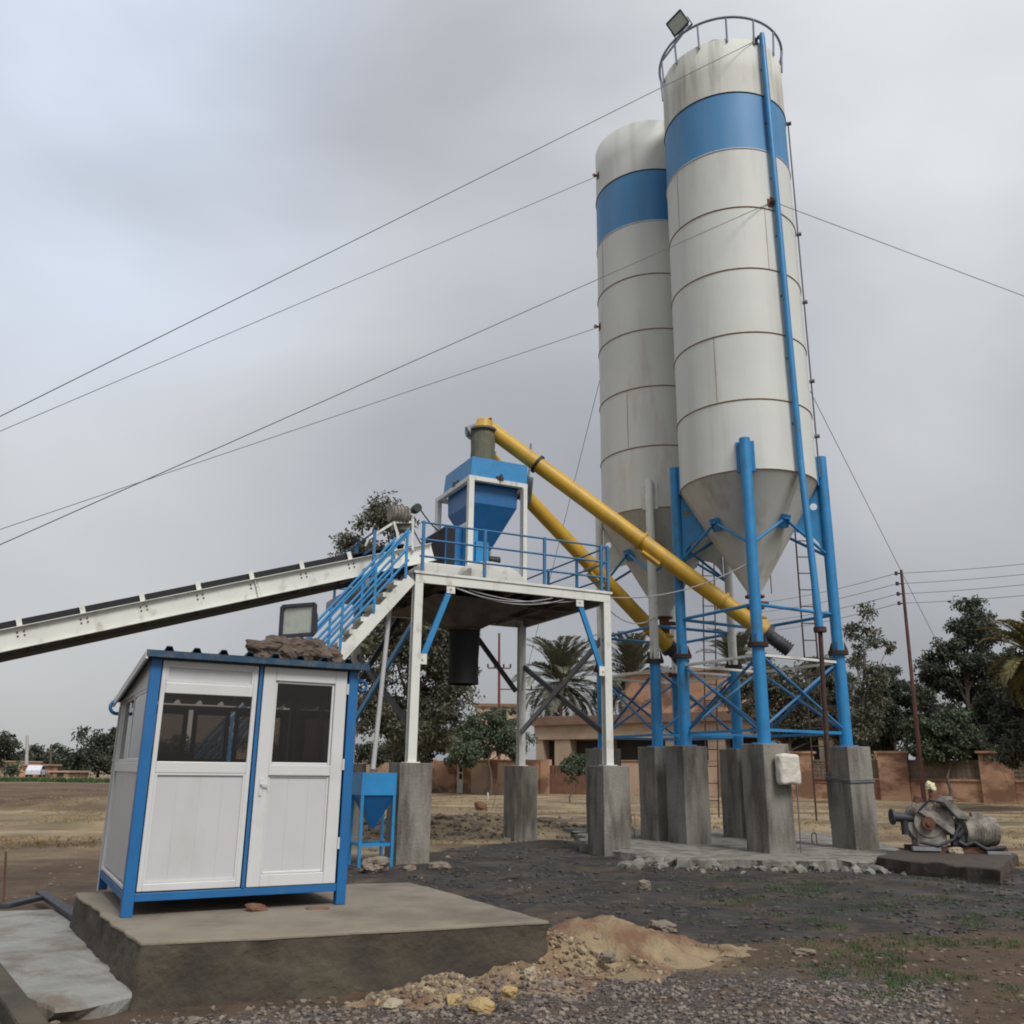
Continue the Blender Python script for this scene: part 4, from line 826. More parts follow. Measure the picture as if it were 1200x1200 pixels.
# ---------------------------------------------------------------- small blue hopper
HC = V((-2.42, 16.75, 0)); hq = lambda s, n, z: HC+T_*s+N_*n+V((0, 0, z)); hh = empty('small_hopper', HC+V((0, 0, .1)), 'small blue pyramid hopper on four legs between the cabin and the pier', 'hopper')
hw = .29
for s in (-1, 1):
    for n in (-1, 1): MB().bar(hq(s*hw, n*hw, .0), hq(s*hw, n*hw, 1.2), .05, .05, T_).build('leg', 'blue', hh)
def hr(w, z): return [hq(s*w, n*w, z) for s, n in ((-1, -1), (1, -1), (1, 1), (-1, 1))]
MB().loft(hr(hw+.03, 1.18), hr(hw+.03, 1.56)).build('box', 'blue', hh, bevel=.006); MB().loft(hr(.04, .62), hr(hw+.015, 1.179)).build('cone', 'dblue', hh)
tb = MB()
for a, b in (((-1, -1), (1, -1)), ((1, -1), (1, 1)), ((1, 1), (-1, 1)), ((-1, 1), (-1, -1))): tb.bar(hq(a[0]*hw*.93, a[1]*hw*.93, .36), hq(b[0]*hw*.93, b[1]*hw*.93, .36), .035, .05)
tb.build('leg_tie', 'blue', hh)
# ---------------------------------------------------------------- old engine
EC = Z(1113, 998, .225); EY = EC.y
en = empty('old_engine', EC, 'greasy old engine and pump set lying on the dark slab at the right', 'machine'); EX = V((.96, -.15, 0)).normalized(); EN = V((-EX.y, EX.x, 0)); eq = lambda s, n, z: EC+EX*s+EN*n+V((0, 0, z))
MB().bar(eq(-.75, -.25, .05), eq(.95, -.25, .05), .1, .1).bar(eq(-.75, .25, .05), eq(.95, .25, .05), .1, .1).bar(eq(-.5, -.3, .06), eq(-.5, .3, .06), .09, .09).bar(eq(.6, -.3, .06), eq(.6, .3, .06), .09, .09).build('skid', 'rust', en)
MB().tube(eq(-.38, -.16, .52), eq(-.38, .18, .50), .38, n=28).tube(eq(-.38, -.22, .52), eq(-.38, -.16, .52), .26, n=24).build('flywheel_housing', 'machine', en, bevel=.01)
MB().obox(eq(-.62, -.2, .08), EX*.55, EN*.45, V((0, 0, .3))).obox(eq(-.2, -.18, .3), EX*.3, EN*.36, V((0, 0, .5))).build('crankcase', 'machine', en, bevel=.03)
MB().bar(eq(-.66, -.26, .86), eq(.12, -.26, .30), .06, .10).bar(eq(-.15, -.2, .98), eq(.32, -.2, .58), .12, .14).build('belt_guard', 'machine', en, bevel=.01)
MB().tube(eq(.22, -.05, .38), eq(.85, .1, .38), .27, n=26).tube(eq(.14, -.07, .38), eq(.22, -.05, .38), .15, n=20).build('motor', 'machine', en, bevel=.012)
ri = MB()
for k in range(9): ri.tube(eq(.30+k*.055, -.03+k*.013, .38), eq(.312+k*.055, -.027+k*.013, .38), .276, n=26)
ri.obox(eq(.45, -.1, .62), EX*.2, EN*.16, V((0, 0, .1))); ri.build('cooling_ribs', 'machine', en)
MB().tube(eq(-.62, -.1, .6), eq(-1.0, -.15, .62), .09, n=14).tube(eq(-1.0, -.15, .62), eq(-1.04, -.155, .62), .15, n=14).tube(eq(-.80, -.13, .6), eq(-.80, -.13, .3), .07, n=12).build('exhaust_pipe', 'dark', en)
MB().tube(eq(-.22, 0, .8), eq(-.22, 0, 1.12), .045, n=10).tube(eq(-.5, 0, .85), eq(-.45, 0, .98), .09, n=12).build('intake_pipe', 'rust', en)
MB().path([eq(.1, -.3, .2), eq(.2, -.33, .14), eq(.35, -.33, .2), eq(.55, -.34, .08), eq(.9, -.35, .12)], .035, 8).build('hose', 'dark', en)
MB().tube(eq(-.40, -.24, .52), eq(-.40, -.30, .52), .12, n=18).tube(eq(-.40, -.27, .52), eq(-.40, -.33, .52), .05, n=12).build('pulley', 'rust', en)
hb_ = MB()
for k in range(5): hb_.obox(eq(-.12, -.20, .80+k*.035), EX*.30, EN*.30, V((0, 0, .018)))
hb_.obox(eq(-.06, -.16, .79), EX*.18, EN*.22, V((0, 0, .22))); hb_.build('cylinder_head', 'machine', en)
MB().path([eq(-.55, -.28, .75), eq(-.35, -.34, .95), eq(-.1, -.3, .9), eq(.12, -.28, .62), eq(.3, -.26, .6)], .022, 8).path([eq(-.6, -.3, .18), eq(-.3, -.36, .12), eq(0, -.34, .24), eq(.15, -.3, .5)], .028, 8).build('fuel_pipe', 'dark', en)
MB().obox(eq(.0, -.28, .12), EX*.22, EN*.2, V((0, 0, .2))).tube(eq(.08, -.3, .3), eq(.2, -.3, .42), .06, n=12).build('pump_body', 'dark', en, bevel=.02)
MB().obox(eq(-.75, -.36, .03), EX*.5, EN*.1, V((0, 0, .07))).obox(eq(.55, -.42, .0), EX*.4, EN*.12, V((0, 0, .05))).build('loose_channel', 'steel', en)
rock(eq(-.22, 0, 1.12), .10, 'crumpled cream bag stuck on the pipe of the old engine', 'cream', (1, .8, .9), 'bag', name='plastic_bag')
rock(eq(-.02, -.42, -.02), .12, 'pale stone lying in front of the old engine', 'rockl')
# ---------------------------------------------------------------- stones, sand heap, gravel
for (x, y, r, m, l, sc) in ((1049, 1018, .16, 'rockl', 'pale stone at the right end of the broken foundation slab', (1.3, .9, .7)), (1155, 1022, .12, 'rockl', 'tan stone below the right corner of the engine slab', (1.3, .9, .7)), (1121, 1024, .07, 'rockl', 'small white stone under the engine slab edge', (1.2, 1, .8)),
    (776, 1091, .13, 'rock', 'flat grey stone right of the sand heap', (1.5, .9, .5)), (440, 1022, .22, 'rock', 'squat brown stone under the small blue hopper', (1.2, .9, .6)), (564, 953, .26, 'ochre_r', 'round red brown boulder on the ground behind the platform', (1, .9, .8)),
    (755, 1043, .10, 'rock', 'grey stone at the left end of the foundation slab', (1, .8, .8)), (515, 1019, .14, 'rock', 'lump of old concrete on the dark soil near the front left pier', (1.3, .8, .5)), (480, 1021, .10, 'rock', 'smaller lump of concrete beside the front left pier', (1.4, .8, .5)),
    (597, 1165, .055, 'rocky', 'yellow stone at the foot of the sand heap, the larger one', (1.2, 1, .7)), (565, 1183, .075, 'rocky', 'yellow rubble stone near the bottom edge of the photo', (1.3, 1, .7)), (532, 1178, .06, 'rocky', 'ochre stone lying in the gravel left of the sand heap foot', (1.3, 1, .7)), (460, 1180, .07, 'rockl', 'flat tan stone in front of the plinth face', (1.7, 1, .5)), (654, 1160, .05, 'rock', 'small dark purple stone on the gravel', (1, 1, .8)), (622, 1145, .055, 'rockl', 'whitish stone on the sand slope', (1.2, .7, .9)),
    (944, 1120, .07, 'rock', 'dark clod lying on the brown soil at the right', (1.5, 1, .5)), (712, 1125, .06, 'rock', 'rusty brown stone halfway down the sand slope', (1.1, 1, .8)), (300, 1067, .07, 'ochre_r', 'broken brick piece on the plinth under the cabin edge', (1.4, 1, .6)), (372, 1065, .06, 'ochre_r', 'flat piece of rusty scrap on the plinth beside the right cabin post', (1.8, 1, .3))):
    if m == 'ochre_r': m = 'brick'
    z = H if (x, y) in ((300, 1067), (372, 1065)) else (.12 if x in (597, 622, 712) else 0)
    p = Z(x, y, z); p.z = z-.02 if z else gheight(p.x, p.y)-.01
    rock(p, r, l, m, sc)
bl_ = Z(572, 940, 0); tag(rock(V((bl_.x, bl_.y-.6, .1)), .14, 'white scrap of paper stuck on the round boulder behind the platform', 'sack', (.6, .3, 1.6), 'litter', name='litter'))
# heap
hp = [(Z(700, 1070, .36), .36, .62, .42), (Z(640, 1092, .30), .28, .42, .30), (Z(590, 1122, .14), .20, .42, .28), (Z(530, 1152, .07), .12, .42, .22), (Z(470, 1168, .04), .07, .4, .15), (Z(620, 1150, .05), .08, .5, .25), (Z(770, 1092, .15), .15, .5, .4), (Z(830, 1105, .06), .06, .5, .35), (Z(700, 1120, .12), .12, .5, .35)]
def heap(x, y):
    h = 0
    for p, a, sx_, sy_ in hp: h = max(h, a*math.exp(-(((x-p.x)/sx_)**2+((y-p.y)/sy_)**2)*.8)) + .18*min(h, a*math.exp(-(((x-p.x)/sx_)**2+((y-p.y)/sy_)**2)*.8))
    h += .075*fbm((x*3, y*3, 6), 6)*min(1, h*8)+.012*fbm((x*14, y*14, 6), 3)*min(1, h*8)
    return h-.035
x0, x1, y0, y1, st_ = -1.6, 3.2, 5.9, 9.4, .022; nx, ny = int((x1-x0)/st_), int((y1-y0)/st_); vs = []; 
for j in range(ny+1):
    for i in range(nx+1): x, y = x0+i*st_, y0+j*st_; vs.append((x, y, gheight(x, y)+heap(x, y)))
fs = []
for j in range(ny):
    for i in range(nx):
        k = j*(nx+1)+i; q4 = (k, k+1, k+nx+2, k+nx+1)
        if any(vs[v][2] > gheight(vs[v][0], vs[v][1])-.02 for v in q4): fs.append(q4)
used = sorted({i for f in fs for i in f}); mp_ = {u: i for i, u in enumerate(used)}
me = bpy.data.meshes.new('sand_heap'); me.from_pydata([vs[u] for u in used], [], [tuple(mp_[i] for i in f) for f in fs]); me.polygons.foreach_set('use_smooth', [True]*len(fs)); me.materials.append(M['sand']); me.update()
ob = bpy.data.objects.new('sand_heap', me); COL.objects.link(ob); tag(ob, 'reddish and tan sand heap spilling over the right corner of the plinth', 'sand heap', kind='stuff')
ico = bmesh.new(); bmesh.ops.create_icosphere(ico, subdivisions=1, radius=1); IV = np.array([v.co[:] for v in ico.verts]); IF = np.array([[v.index for v in f.verts] for f in ico.faces]); ico.free()
def pebbles(name, n, sampler, rmin, rmax, m, label, cat, flat=.65):
    Vs, Fs = [], []; c = 0
    while c < n:
        p = sampler()
        if p is None: continue
        r = rmin+(rmax-rmin)*random.random()**2.5; v = IV*(1+.3*rng.standard_normal((len(IV), 1)).clip(-1, 1))*np.array([r*random.uniform(.8, 1.4), r*random.uniform(.7, 1.1), r*flat]); a = random.random()*6.28; ca, sa = math.cos(a), math.sin(a)
        v = v@np.array([[ca, sa, 0], [-sa, ca, 0], [0, 0, 1]])+np.array(p)+np.array([0, 0, r*.25]); Fs.append(IF+c*len(IV)); Vs.append(v); c += 1
    me = bpy.data.meshes.new(name); me.from_pydata(np.concatenate(Vs).tolist(), [], np.concatenate(Fs).tolist()); me.materials.append(M[m] if isinstance(m, str) else m); me.update(); o = bpy.data.objects.new(name, me); COL.objects.link(o); tag(o, label, cat, kind='stuff'); return o
def gz(x, y): return gheight(x, y)+max(0, heap(x, y) if -1.6 < x < 3.2 and 5.9 < y < 9.4 else 0)
def onplinth(x, y): return inside([(p.x, p.y) for p in SP], x, y) > -.03
def s_gravel():
    x, y = random.uniform(-2.6, 3.6), random.uniform(5.3, 7.9)
    d = inside(POLY['gravel'], x, y)
    if onplinth(x, y) or random.random() > sstep(-.25, .15, d)*(.35+.9*max(0, .5+fbm((x*1.6, y*3, 2)))): return None
    return (x, y, gz(x, y))
pebbles('gravel', 6000, s_gravel, .004, .026, 'gravel', 'pale crushed gravel strewn over the ground in front of the plinth', 'gravel')
def s_rub():
    x, y = random.uniform(-1.4, 2.6), random.uniform(6.0, 8.4)
    if onplinth(x, y) or random.random() > .05+heap(x, y)*3.: return None
    return (x, y, gz(x, y))
pebbles('rubble', 900, s_rub, .004, .034, mat('sand_rubble', (.24, .185, .12), .9, var=.3, scale=9, island=.45, bump=.4), 'small pale rubble mixed into the sand heap', 'rubble', .8)
def s_wide():
    y = 6+22*random.random()**1.4; x = random.uniform(-.62, .62)*y*1.1
    if onplinth(x, y) or (inside(POLY['dark'], x, y) > -.2 and random.random() < .8): return None
    return (x, y, gz(x, y)-.01)
def s_clod():
    y = 8+15*random.random()**1.3; x = random.uniform(-.7, .7)*y
    if onplinth(x, y) or inside(POLY['dark'], x, y) < 0 or heap(x, y) > -.01 or fbm((x*.9, y*1.4, 21), 3) < -.05: return None
    return (x, y, gz(x, y)-.008)
pebbles('soil_clods', 6000, s_clod, .008, .05, mat('dark_clods', (.05, .046, .042), .95, var=.3, island=.4), 'dark wet clods of soil over the black ground under the plant', 'soil clods', .6)
def s_clod2():
    y = 5.2+9*random.random(); x = random.uniform(-.3, .72)*y
    if onplinth(x, y) or inside(POLY['dark'], x, y) > .2 or inside(POLY['gravel'], x, y) > .1 or heap(x, y) > 0: return None
    return (x, y, gz(x, y)-.006)
pebbles('brown_clods', 5000, s_clod2, .005, .03, mat('brown_clods', (.09, .062, .043), .95, var=.3, island=.4), 'small clods of brown earth in the foreground', 'soil clods', .6)
pebbles('loose_pebbles', 3000, s_wide, .006, .035, 'rock', 'loose small stones scattered over the soil', 'pebbles')
def s_edge():
    x, y = random.uniform(2.0, 7.6), random.gauss(16.85, .3)
    return (x, y, gheight(x, y))
pebbles('broken_concrete', 170, s_edge, .03, .15, 'conc', 'broken lumps of concrete along the front of the foundation slab', 'rubble')
def s_mound():
    x, y = random.gauss(-1.2, 3), random.gauss(26, 2.2)
    return (x, y, gheight(x, y))
pebbles('spoil_stones', 900, s_mound, .03, .14, 'rock', 'stony spoil on the mound behind the platform', 'rubble')
# ---------------------------------------------------------------- foliage helpers
def quads(name, C_, D_, Up, Ln, Wd_, m, parent=None):
    """leaf quads: centre, long axis, side axis, length, width"""
    n = len(C_); D_ = D_/np.linalg.norm(D_, axis=1, keepdims=True); X_ = np.cross(D_, Up); X_ /= np.linalg.norm(X_, axis=1, keepdims=True)+1e-9
    l = D_*Ln[:, None]/2; w = X_*Wd_[:, None]/2; v = np.empty((n, 4, 3)); v[:, 0] = C_-l; v[:, 1] = C_+w*.9+l*.0; v[:, 2] = C_+l; v[:, 3] = C_-w*.9
    o0 = np.array(WL.get(parent.name, V((0, 0, 0)))) if parent else np.zeros(3); v = (v.reshape(-1, 3)-o0).astype(np.float32)
    me = bpy.data.meshes.new(name); me.vertices.add(4*n); me.vertices.foreach_set('co', v.ravel()); me.loops.add(4*n); me.loops.foreach_set('vertex_index', np.arange(4*n, dtype=np.int32)); me.polygons.add(n); me.polygons.foreach_set('loop_start', np.arange(0, 4*n, 4, dtype=np.int32)); me.polygons.foreach_set('loop_total', np.full(n, 4, dtype=np.int32)); me.update(calc_edges=True); me.validate()
    me.materials.append(M[m]); o = bpy.data.objects.new(name, me); COL.objects.link(o)
    if parent: o.parent = parent
    return o
def rdir(n): d = rng.standard_normal((n, 3)); return d/np.linalg.norm(d, axis=1, keepdims=True)
def tree(name, base, lobes, m, label, cat='tree', grp=None, leaf=.22, per=900, clump=.5, trunk_r=.25, droop=.3, dens=1.):
    """lobes: (x,y,z,rx,rz) world; every lobe is filled with small clumps, each clump with leaves"""
    root = empty(name, base, label, cat, grp); Cs, Ds = [], []; tr = MB(); top = max(l[2] for l in lobes); b = V(base)
    ax = V((sum(l[0] for l in lobes)/len(lobes), sum(l[1] for l in lobes)/len(lobes), 0))
    pts = [b]; 
    for k in range(1, 6): t = k/5; pts.append(V((b.x+(ax.x-b.x)*t+.15*math.sin(k*2.1+b.x), b.y+(ax.y-b.y)*t, b.z+(top-b.z)*t*.85)))
    for k in range(5): tr.tube(pts[k], pts[k+1], trunk_r*(1-k*.17), trunk_r*(1-(k+1)*.17), n=10)
    for (x, y, z, rx, rz_) in lobes:
        f = max(.15, min(.95, (z-b.z)/(top-b.z)*.75)); i = min(4, int(f*5)); s = pts[i].lerp(pts[i+1], f*5-i); e = V((x, y, z)); mid = s.lerp(e, .5)+V((0, 0, -.1*rx)); tr.tube(s, mid, trunk_r*.35, trunk_r*.22, n=7).tube(mid, e, trunk_r*.22, trunk_r*.06, n=7)
        nc = max(5, int(dens*(rx*rx*rz_)**.67/(clump*clump)*5.5)); d = rdir(nc); rr = rng.random(nc)**.45
        cc_ = np.array([x, y, z])+d*rr[:, None]*np.array([rx, rx, rz_])
        for c_ in cc_:
            if random.random() < .06: continue
            k = int(per*random.uniform(.6, 1.3)/6.5); dd = rdir(k); q_ = c_+dd*(rng.random((k, 1))**.6)*clump*random.uniform(.6, 1.25)*np.array([1, 1, .75]); Cs.append(q_); Ds.append(dd*.7+rdir(k)*.7-np.array([0, 0, droop]))
    C_ = np.concatenate(Cs); D_ = np.concatenate(Ds); n = len(C_); C_ = C_[C_[:, 2] > b.z+.05] if False else C_
    quads('crown', C_, D_, rdir(n), leaf*(.6+.8*rng.random(n)), leaf*.5*(.6+.8*rng.random(n)), m, root); tr.build('trunk', 'bark', root); return root
def px(x, y, Y): p = P(x, y, Y); return (p.x, p.y, p.z)
def lobes(Y, lst): 
    o = []
    for x, y, rx, ry in lst: p = P(x, y, Y+random.uniform(-.04, .04)*Y*.5); s = Y/F; o.append((p.x, p.y, p.z, rx*s, ry*s))
    return o
def gb(x, Y): return (P(x, 905, Y).x, Y, gheight(P(x, 905, Y).x, Y)-.1)
def tpx(name, x, Y, lst, m, label, **k): return tree(name, gb(x, Y), lobes(Y, lst), m, label, **k)
GT = 'trees behind the boundary wall'
tpx('eucalyptus_tree', 495, 46, [(452, 612, 30, 26), (412, 640, 24, 20), (436, 660, 34, 30), (470, 690, 34, 40), (500, 735, 44, 45), (460, 760, 44, 40), (520, 790, 40, 40), (440, 830, 34, 40), (490, 840, 50, 45), (535, 750, 22, 34), (400, 790, 20, 34)], 'leafo', 'tall spreading tree with olive crown behind the stairs and platform', grp=GT, leaf=.22, clump=.75, per=1150, trunk_r=.35, dens=1.35)
tpx('shrub', 575, 68, [(560, 860, 26, 28), (590, 850, 22, 26), (600, 870, 24, 22), (545, 880, 20, 16)], 'leafg', 'bushy green shrub above the wall left of the brown roofed building', grp=GT, leaf=.28, clump=.6, per=600, trunk_r=.12)
tpx('shrub', 520, 72, [(500, 875, 26, 20), (535, 870, 26, 22), (470, 880, 30, 18), (430, 885, 26, 14)], 'leafd', 'dark low shrub above the wall behind the platform legs', grp=GT, leaf=.28, clump=.6, per=600, trunk_r=.12)
tpx('slender_tree', 1012, 60, [(1012, 722, 12, 18), (1016, 750, 14, 18), (1002, 770, 13, 18), (1016, 800, 16, 18), (996, 742, 8, 12), (1030, 790, 14, 16), (1010, 825, 26, 20), (1005, 850, 24, 20), (1040, 760, 8, 8)], 'leafo', 'slender open crowned tree just right of the silo legs', grp=GT, leaf=.26, clump=.55, per=420, trunk_r=.15, dens=.7)
tpx('pine_tree', 1142, 58, [(1138, 712, 14, 14), (1146, 735, 20, 18), (1122, 730, 12, 10), (1132, 770, 26, 20), (1158, 775, 22, 22), (1104, 765, 16, 14), (1150, 815, 30, 24), (1110, 800, 26, 20), (1092, 790, 16, 16), (1085, 820, 18, 18), (1160, 850, 30, 26), (1118, 845, 22, 18), (1175, 810, 24, 26), (1130, 745, 16, 14), (1165, 745, 12, 12), (1095, 850, 22, 22), (1180, 775, 16, 18)], 'leafd', 'dark ragged pine rising right of the red power pole', grp=GT, leaf=.24, clump=.6, per=900, trunk_r=.28, dens=1.1)
tpx('bushy_tree', 1050, 66, [(1035, 800, 22, 22), (1055, 820, 24, 22), (1030, 840, 24, 24), (1062, 855, 26, 24), (1035, 870, 22, 18)], 'leafd', 'dark bushy tree between the slender tree and the power pole', grp=GT, leaf=.25, clump=.6, per=900, trunk_r=.2)
tpx('tamarisk_shrub', 1110, 55, [(1085, 865, 26, 24), (1115, 855, 24, 26), (1140, 875, 26, 20), (1100, 880, 30, 16)], 'leafg', 'feathery pale green shrub just behind the brick wall at the right', grp=GT, leaf=.26, clump=.5, per=700, trunk_r=.12)
tpx('bushy_tree', 925, 62, [(900, 800, 30, 30), (935, 810, 26, 30), (870, 815, 26, 22), (955, 835, 24, 26), (915, 845, 30, 22), (980, 850, 22, 24)], 'leafo', 'olive bushy tree behind the legs of the near silo', grp=GT, leaf=.25, clump=.65, per=900, trunk_r=.22)
tpx('bushy_tree', 1210, 47, [(1205, 800, 30, 34), (1190, 840, 30, 34), (1230, 780, 34, 40), (1200, 870, 40, 28), (1240, 850, 34, 40)], 'leafd', 'dark tree cut by the right edge under the yellowing palm', grp=GT, leaf=.28, clump=.6, per=750, trunk_r=.25)
tpx('wall_bush', 668, 53, [(668, 902, 16, 14), (678, 893, 14, 10)], 'leafg', 'green bush growing over the lattice wall behind the platform', grp=GT, leaf=.2, clump=.4, per=600, trunk_r=.06)
tpx('bushy_tree', 985, 70, [(985, 815, 26, 26), (965, 790, 20, 22), (1000, 860, 26, 22), (1020, 850, 24, 22)], 'leafo', 'olive rounded tree between the silo leg and the slender tree', grp=GT, leaf=.26, clump=.6, per=900, trunk_r=.2)
tpx('bushy_tree', 1180, 62, [(1175, 790, 22, 24), (1190, 820, 26, 24), (1165, 850, 26, 24), (1150, 870, 26, 18)], 'leafo', 'olive tree filling the gap right of the dark pine', grp=GT, leaf=.26, clump=.6, per=900, trunk_r=.2)
# far left trees
GF = 'far trees on the left horizon'
for i, (x, Y, ls, m, l) in enumerate(((8, 150, [(6, 872, 16, 14), (14, 888, 20, 12), (-8, 880, 18, 16)], 'leafd', 'rounded dark tree at the far left edge of the horizon'), (42, 165, [(40, 880, 11, 10), (44, 893, 14, 8)], 'leafd', 'small round palm like tree behind the pale pole'), (66, 165, [(66, 882, 10, 10), (68, 894, 14, 8)], 'leafd', 'round tree between the pale pole and the cypress'),
    (97, 140, [(97, 862, 5, 10), (98, 876, 8, 10), (97, 892, 12, 12)], 'leafd', 'pointed dark cypress like tree left of the cabin'), (84, 142, [(84, 886, 12, 10), (80, 898, 14, 8)], 'leafd', 'dark low tree left of the pointed tree'), (115, 138, [(116, 874, 14, 14), (110, 892, 18, 14), (132, 870, 20, 20), (130, 892, 22, 14)], 'leafd', 'broad green tree touching the left side of the cabin'), (25, 185, [(20, 893, 16, 9), (30, 897, 18, 8), (4, 896, 16, 9)], 'leafo', 'low hazy tree band behind the pale pole'), (58, 190, [(55, 892, 18, 9), (72, 896, 18, 8), (44, 897, 14, 8)], 'leafo', 'low hazy tree band behind the white car'), (13, 120, [(14, 903, 5, 6)], 'leafg', 'small bush in front of the far tan wall'))):
    tpx('far_tree', x, Y, ls, m, l, grp=GF, leaf=.6, clump=1.1, per=350, trunk_r=.25)
# seen through the cabin glass and beyond
tpx('far_tree', 250, 130, [(200, 880, 26, 18), (240, 885, 30, 16), (290, 880, 30, 18), (330, 886, 30, 14)], 'leafd', 'dark tree row seen only through the cabin windows', grp=GF, leaf=.6, clump=1.2, per=350, trunk_r=.25)
# palms
def palm(base, H_, R_, label, n=46, m='palm', seed=1, lean=.0):
    rs = np.random.default_rng(seed); root = empty('date_palm', base, label, 'palm tree', 'date palms'); b = V(base); top = b+V((lean, 0, H_)); t = MB()
    for k in range(14): f0, f1 = k/14, (k+1)/14; t.tube(b.lerp(top, f0), b.lerp(top, f1), .27-.04*f0, .22-.04*f0, n=10)
    t.build('trunk', 'bark', root); Cs, Ds, Us, Ls, Ws = [], [], [], [], []; rb = MB()
    for k in range(n):
        az_ = rs.random()*6.283; el = rs.uniform(-.75, 1.35) if k > 8 else rs.uniform(1.0, 1.5); Lf = R_*rs.uniform(.8, 1.1); h = V((math.cos(az_), math.sin(az_), 0)); p = top.copy(); prev = p
        for j in range(16):
            tt = j/15; ang = el-1.15*tt*tt-(.35*tt if el < .5 else .2*tt); d = h*math.cos(ang)+V((0, 0, math.sin(ang))); p2 = p+d*(Lf/16)
            if j > 1:
                side = d.cross(V((0, 0, 1))); side = side.normalized() if side.length > .05 else V((-h.y, h.x, 0)); ll = R_*.19*(math.sin(math.pi*min(1, tt*.9+.12))**.6)
                for s in (-1, 1):
                    for q_ in (0, .33, .66):
                        dd = (side*s*.75+d*.75+V((0, 0, .22-.30*rs.random()))).normalized(); c_ = p.lerp(p2, q_)+dd*ll/2; Cs.append(c_[:]); Ds.append(dd[:]); Us.append(d.cross(dd)[:]); Ls.append(ll); Ws.append(.034*R_/3)
            if j in (3, 7, 11, 15): rb.tube(prev, p2, .03*(1-tt*.7), .03*(1-tt*.9), n=5, cap=False); prev = p2
            p = p2
    Cs, Ds, Us, Ls, Ws = map(np.array, (Cs, Ds, Us, Ls, Ws)); quads('fronds', Cs, Ds, Us+1e-6, Ls, Ws*2.4, m, root); rb.build('frond_stems', m, root)
    bt = MB()
    for k in range(26): a_1 = rs.random()*6.28; z = rs.uniform(-.9, .05); bt.tube(top+V((math.cos(a_1)*.15, math.sin(a_1)*.15, z)), top+V((math.cos(a_1)*.5, math.sin(a_1)*.5, z+.45)), .05, .02, n=5)
    bt.build('cut_stubs', 'rust', root); return root
def ppx(x, y, Y, Rpx, label, **k): p = P(x, y, Y); b = gb(x, Y); return palm((p.x, b[1], b[2]), p.z-b[2], Rpx*Y/F, label, **k)
ppx(657, 800, 98, 80, 'date palm framed between the platform legs', seed=3, n=60)
ppx(742, 795, 101, 72, 'date palm behind the lower yellow auger and white column', seed=5, n=56)
ppx(862, 780, 96, 60, 'small date palm seen between the two sets of silo legs', seed=8)
ppx(1215, 772, 44, 74, 'yellowing date palm leaning in from the right edge', seed=11, m='palmy', n=60)
# dry and green grass
def tufts(name, n, samp, h, m, label, blades=7, w=.012):
    Cs, Ds, Ls, Ws = [], [], [], []
    c = 0
    while c < n:
        p = samp()
        if p is None: continue
        c += 1; hh_ = h*random.uniform(.5, 1.3)
        for _ in range(blades):
            d = np.array([random.gauss(0, .45), random.gauss(0, .45), 1.]); d /= np.linalg.norm(d); L_ = hh_*random.uniform(.6, 1.2); Cs.append(np.array(p)+np.array([random.gauss(0, .03), random.gauss(0, .03), 0])+d*L_/2); Ds.append(d); Ls.append(L_); Ws.append(w*random.uniform(.7, 1.5))
    Cs, Ds = np.array(Cs), np.array(Ds); o = quads(name, Cs, Ds, rdir(len(Cs)), np.array(Ls), np.array(Ws), m); tag(o, label, 'grass', kind='stuff')
def s_gr():
    y = random.uniform(7.2, 15.5); x = random.uniform(1.6, .66*y)
    if fbm((x*.8, y*1.5, 12), 3) < .10 or random.random() > sstep(1.5, 3.5, x): return None
    return (x, y, gz(x, y))
tufts('green_grass', 1500, s_gr, .045, 'grass', 'thin patches of low green grass on the brown soil at the right', 9, .007)
def s_dr():
    y = 17+45*random.random()**1.5; x = random.uniform(-.72, .72)*y
    if fbm((x*.15, y*.3, 2), 4) < -.02 or (1.5 < x < 8.8 and y < 26) or inside(POLY['dark'], x, y) > -.4: return None
    return (x, y, gheight(x, y))
tufts('dry_grass', 9000, s_dr, .07, 'drygrass', 'sparse dry yellow grass over the field behind the plant', 6, .02)
def s_gl():
    x = random.uniform(-75, -35); y = random.uniform(95, 110); return (x, y, gheight(x, y))
tufts('green_verge', 2500, s_gl, .5, 'grass', 'strip of green grass beside the far road on the left', 6, .12)
# ---------------------------------------------------------------- boundary wall
WA_, WB_ = V((36, 50.0, 0)), V((-14, 80, 0)); wd = (WB_-WA_).normalized(); wn_ = V((-wd.y, wd.x, 0)); wn_ = wn_ if wn_.y < 0 else -wn_
def wall_s(x):   # distance along the wall seen at photo column x
    d = ray(x, 905); h = V((d.x, d.y, 0)); den = h.x*(-wd.y)+h.y*wd.x; k = (WA_.x*(-wd.y)+WA_.y*wd.x)/den; return (h*k-WA_).dot(wd)
def wz(y, x): s = wall_s(x); p = WA_+wd*s; return P(x, y, p.y).z
wr = empty('boundary_wall', WA_.lerp(WB_, .4), 'long weathered ochre boundary wall with pillars and lattice panels behind the yard', 'wall')
def wbox(xa, xb, z0, z1, th, m, nm, off=0, par=None, s=None):
    sa, sb = (wall_s(xa), wall_s(xb)) if s is None else s; p = WA_+wd*sa+wn_*off; return MB().obox(p-wn_*th/2+V((0, 0, z0)), wd*(sb-sa), wn_*th, V((0, 0, z1-z0))).build(nm, m, par or wr)
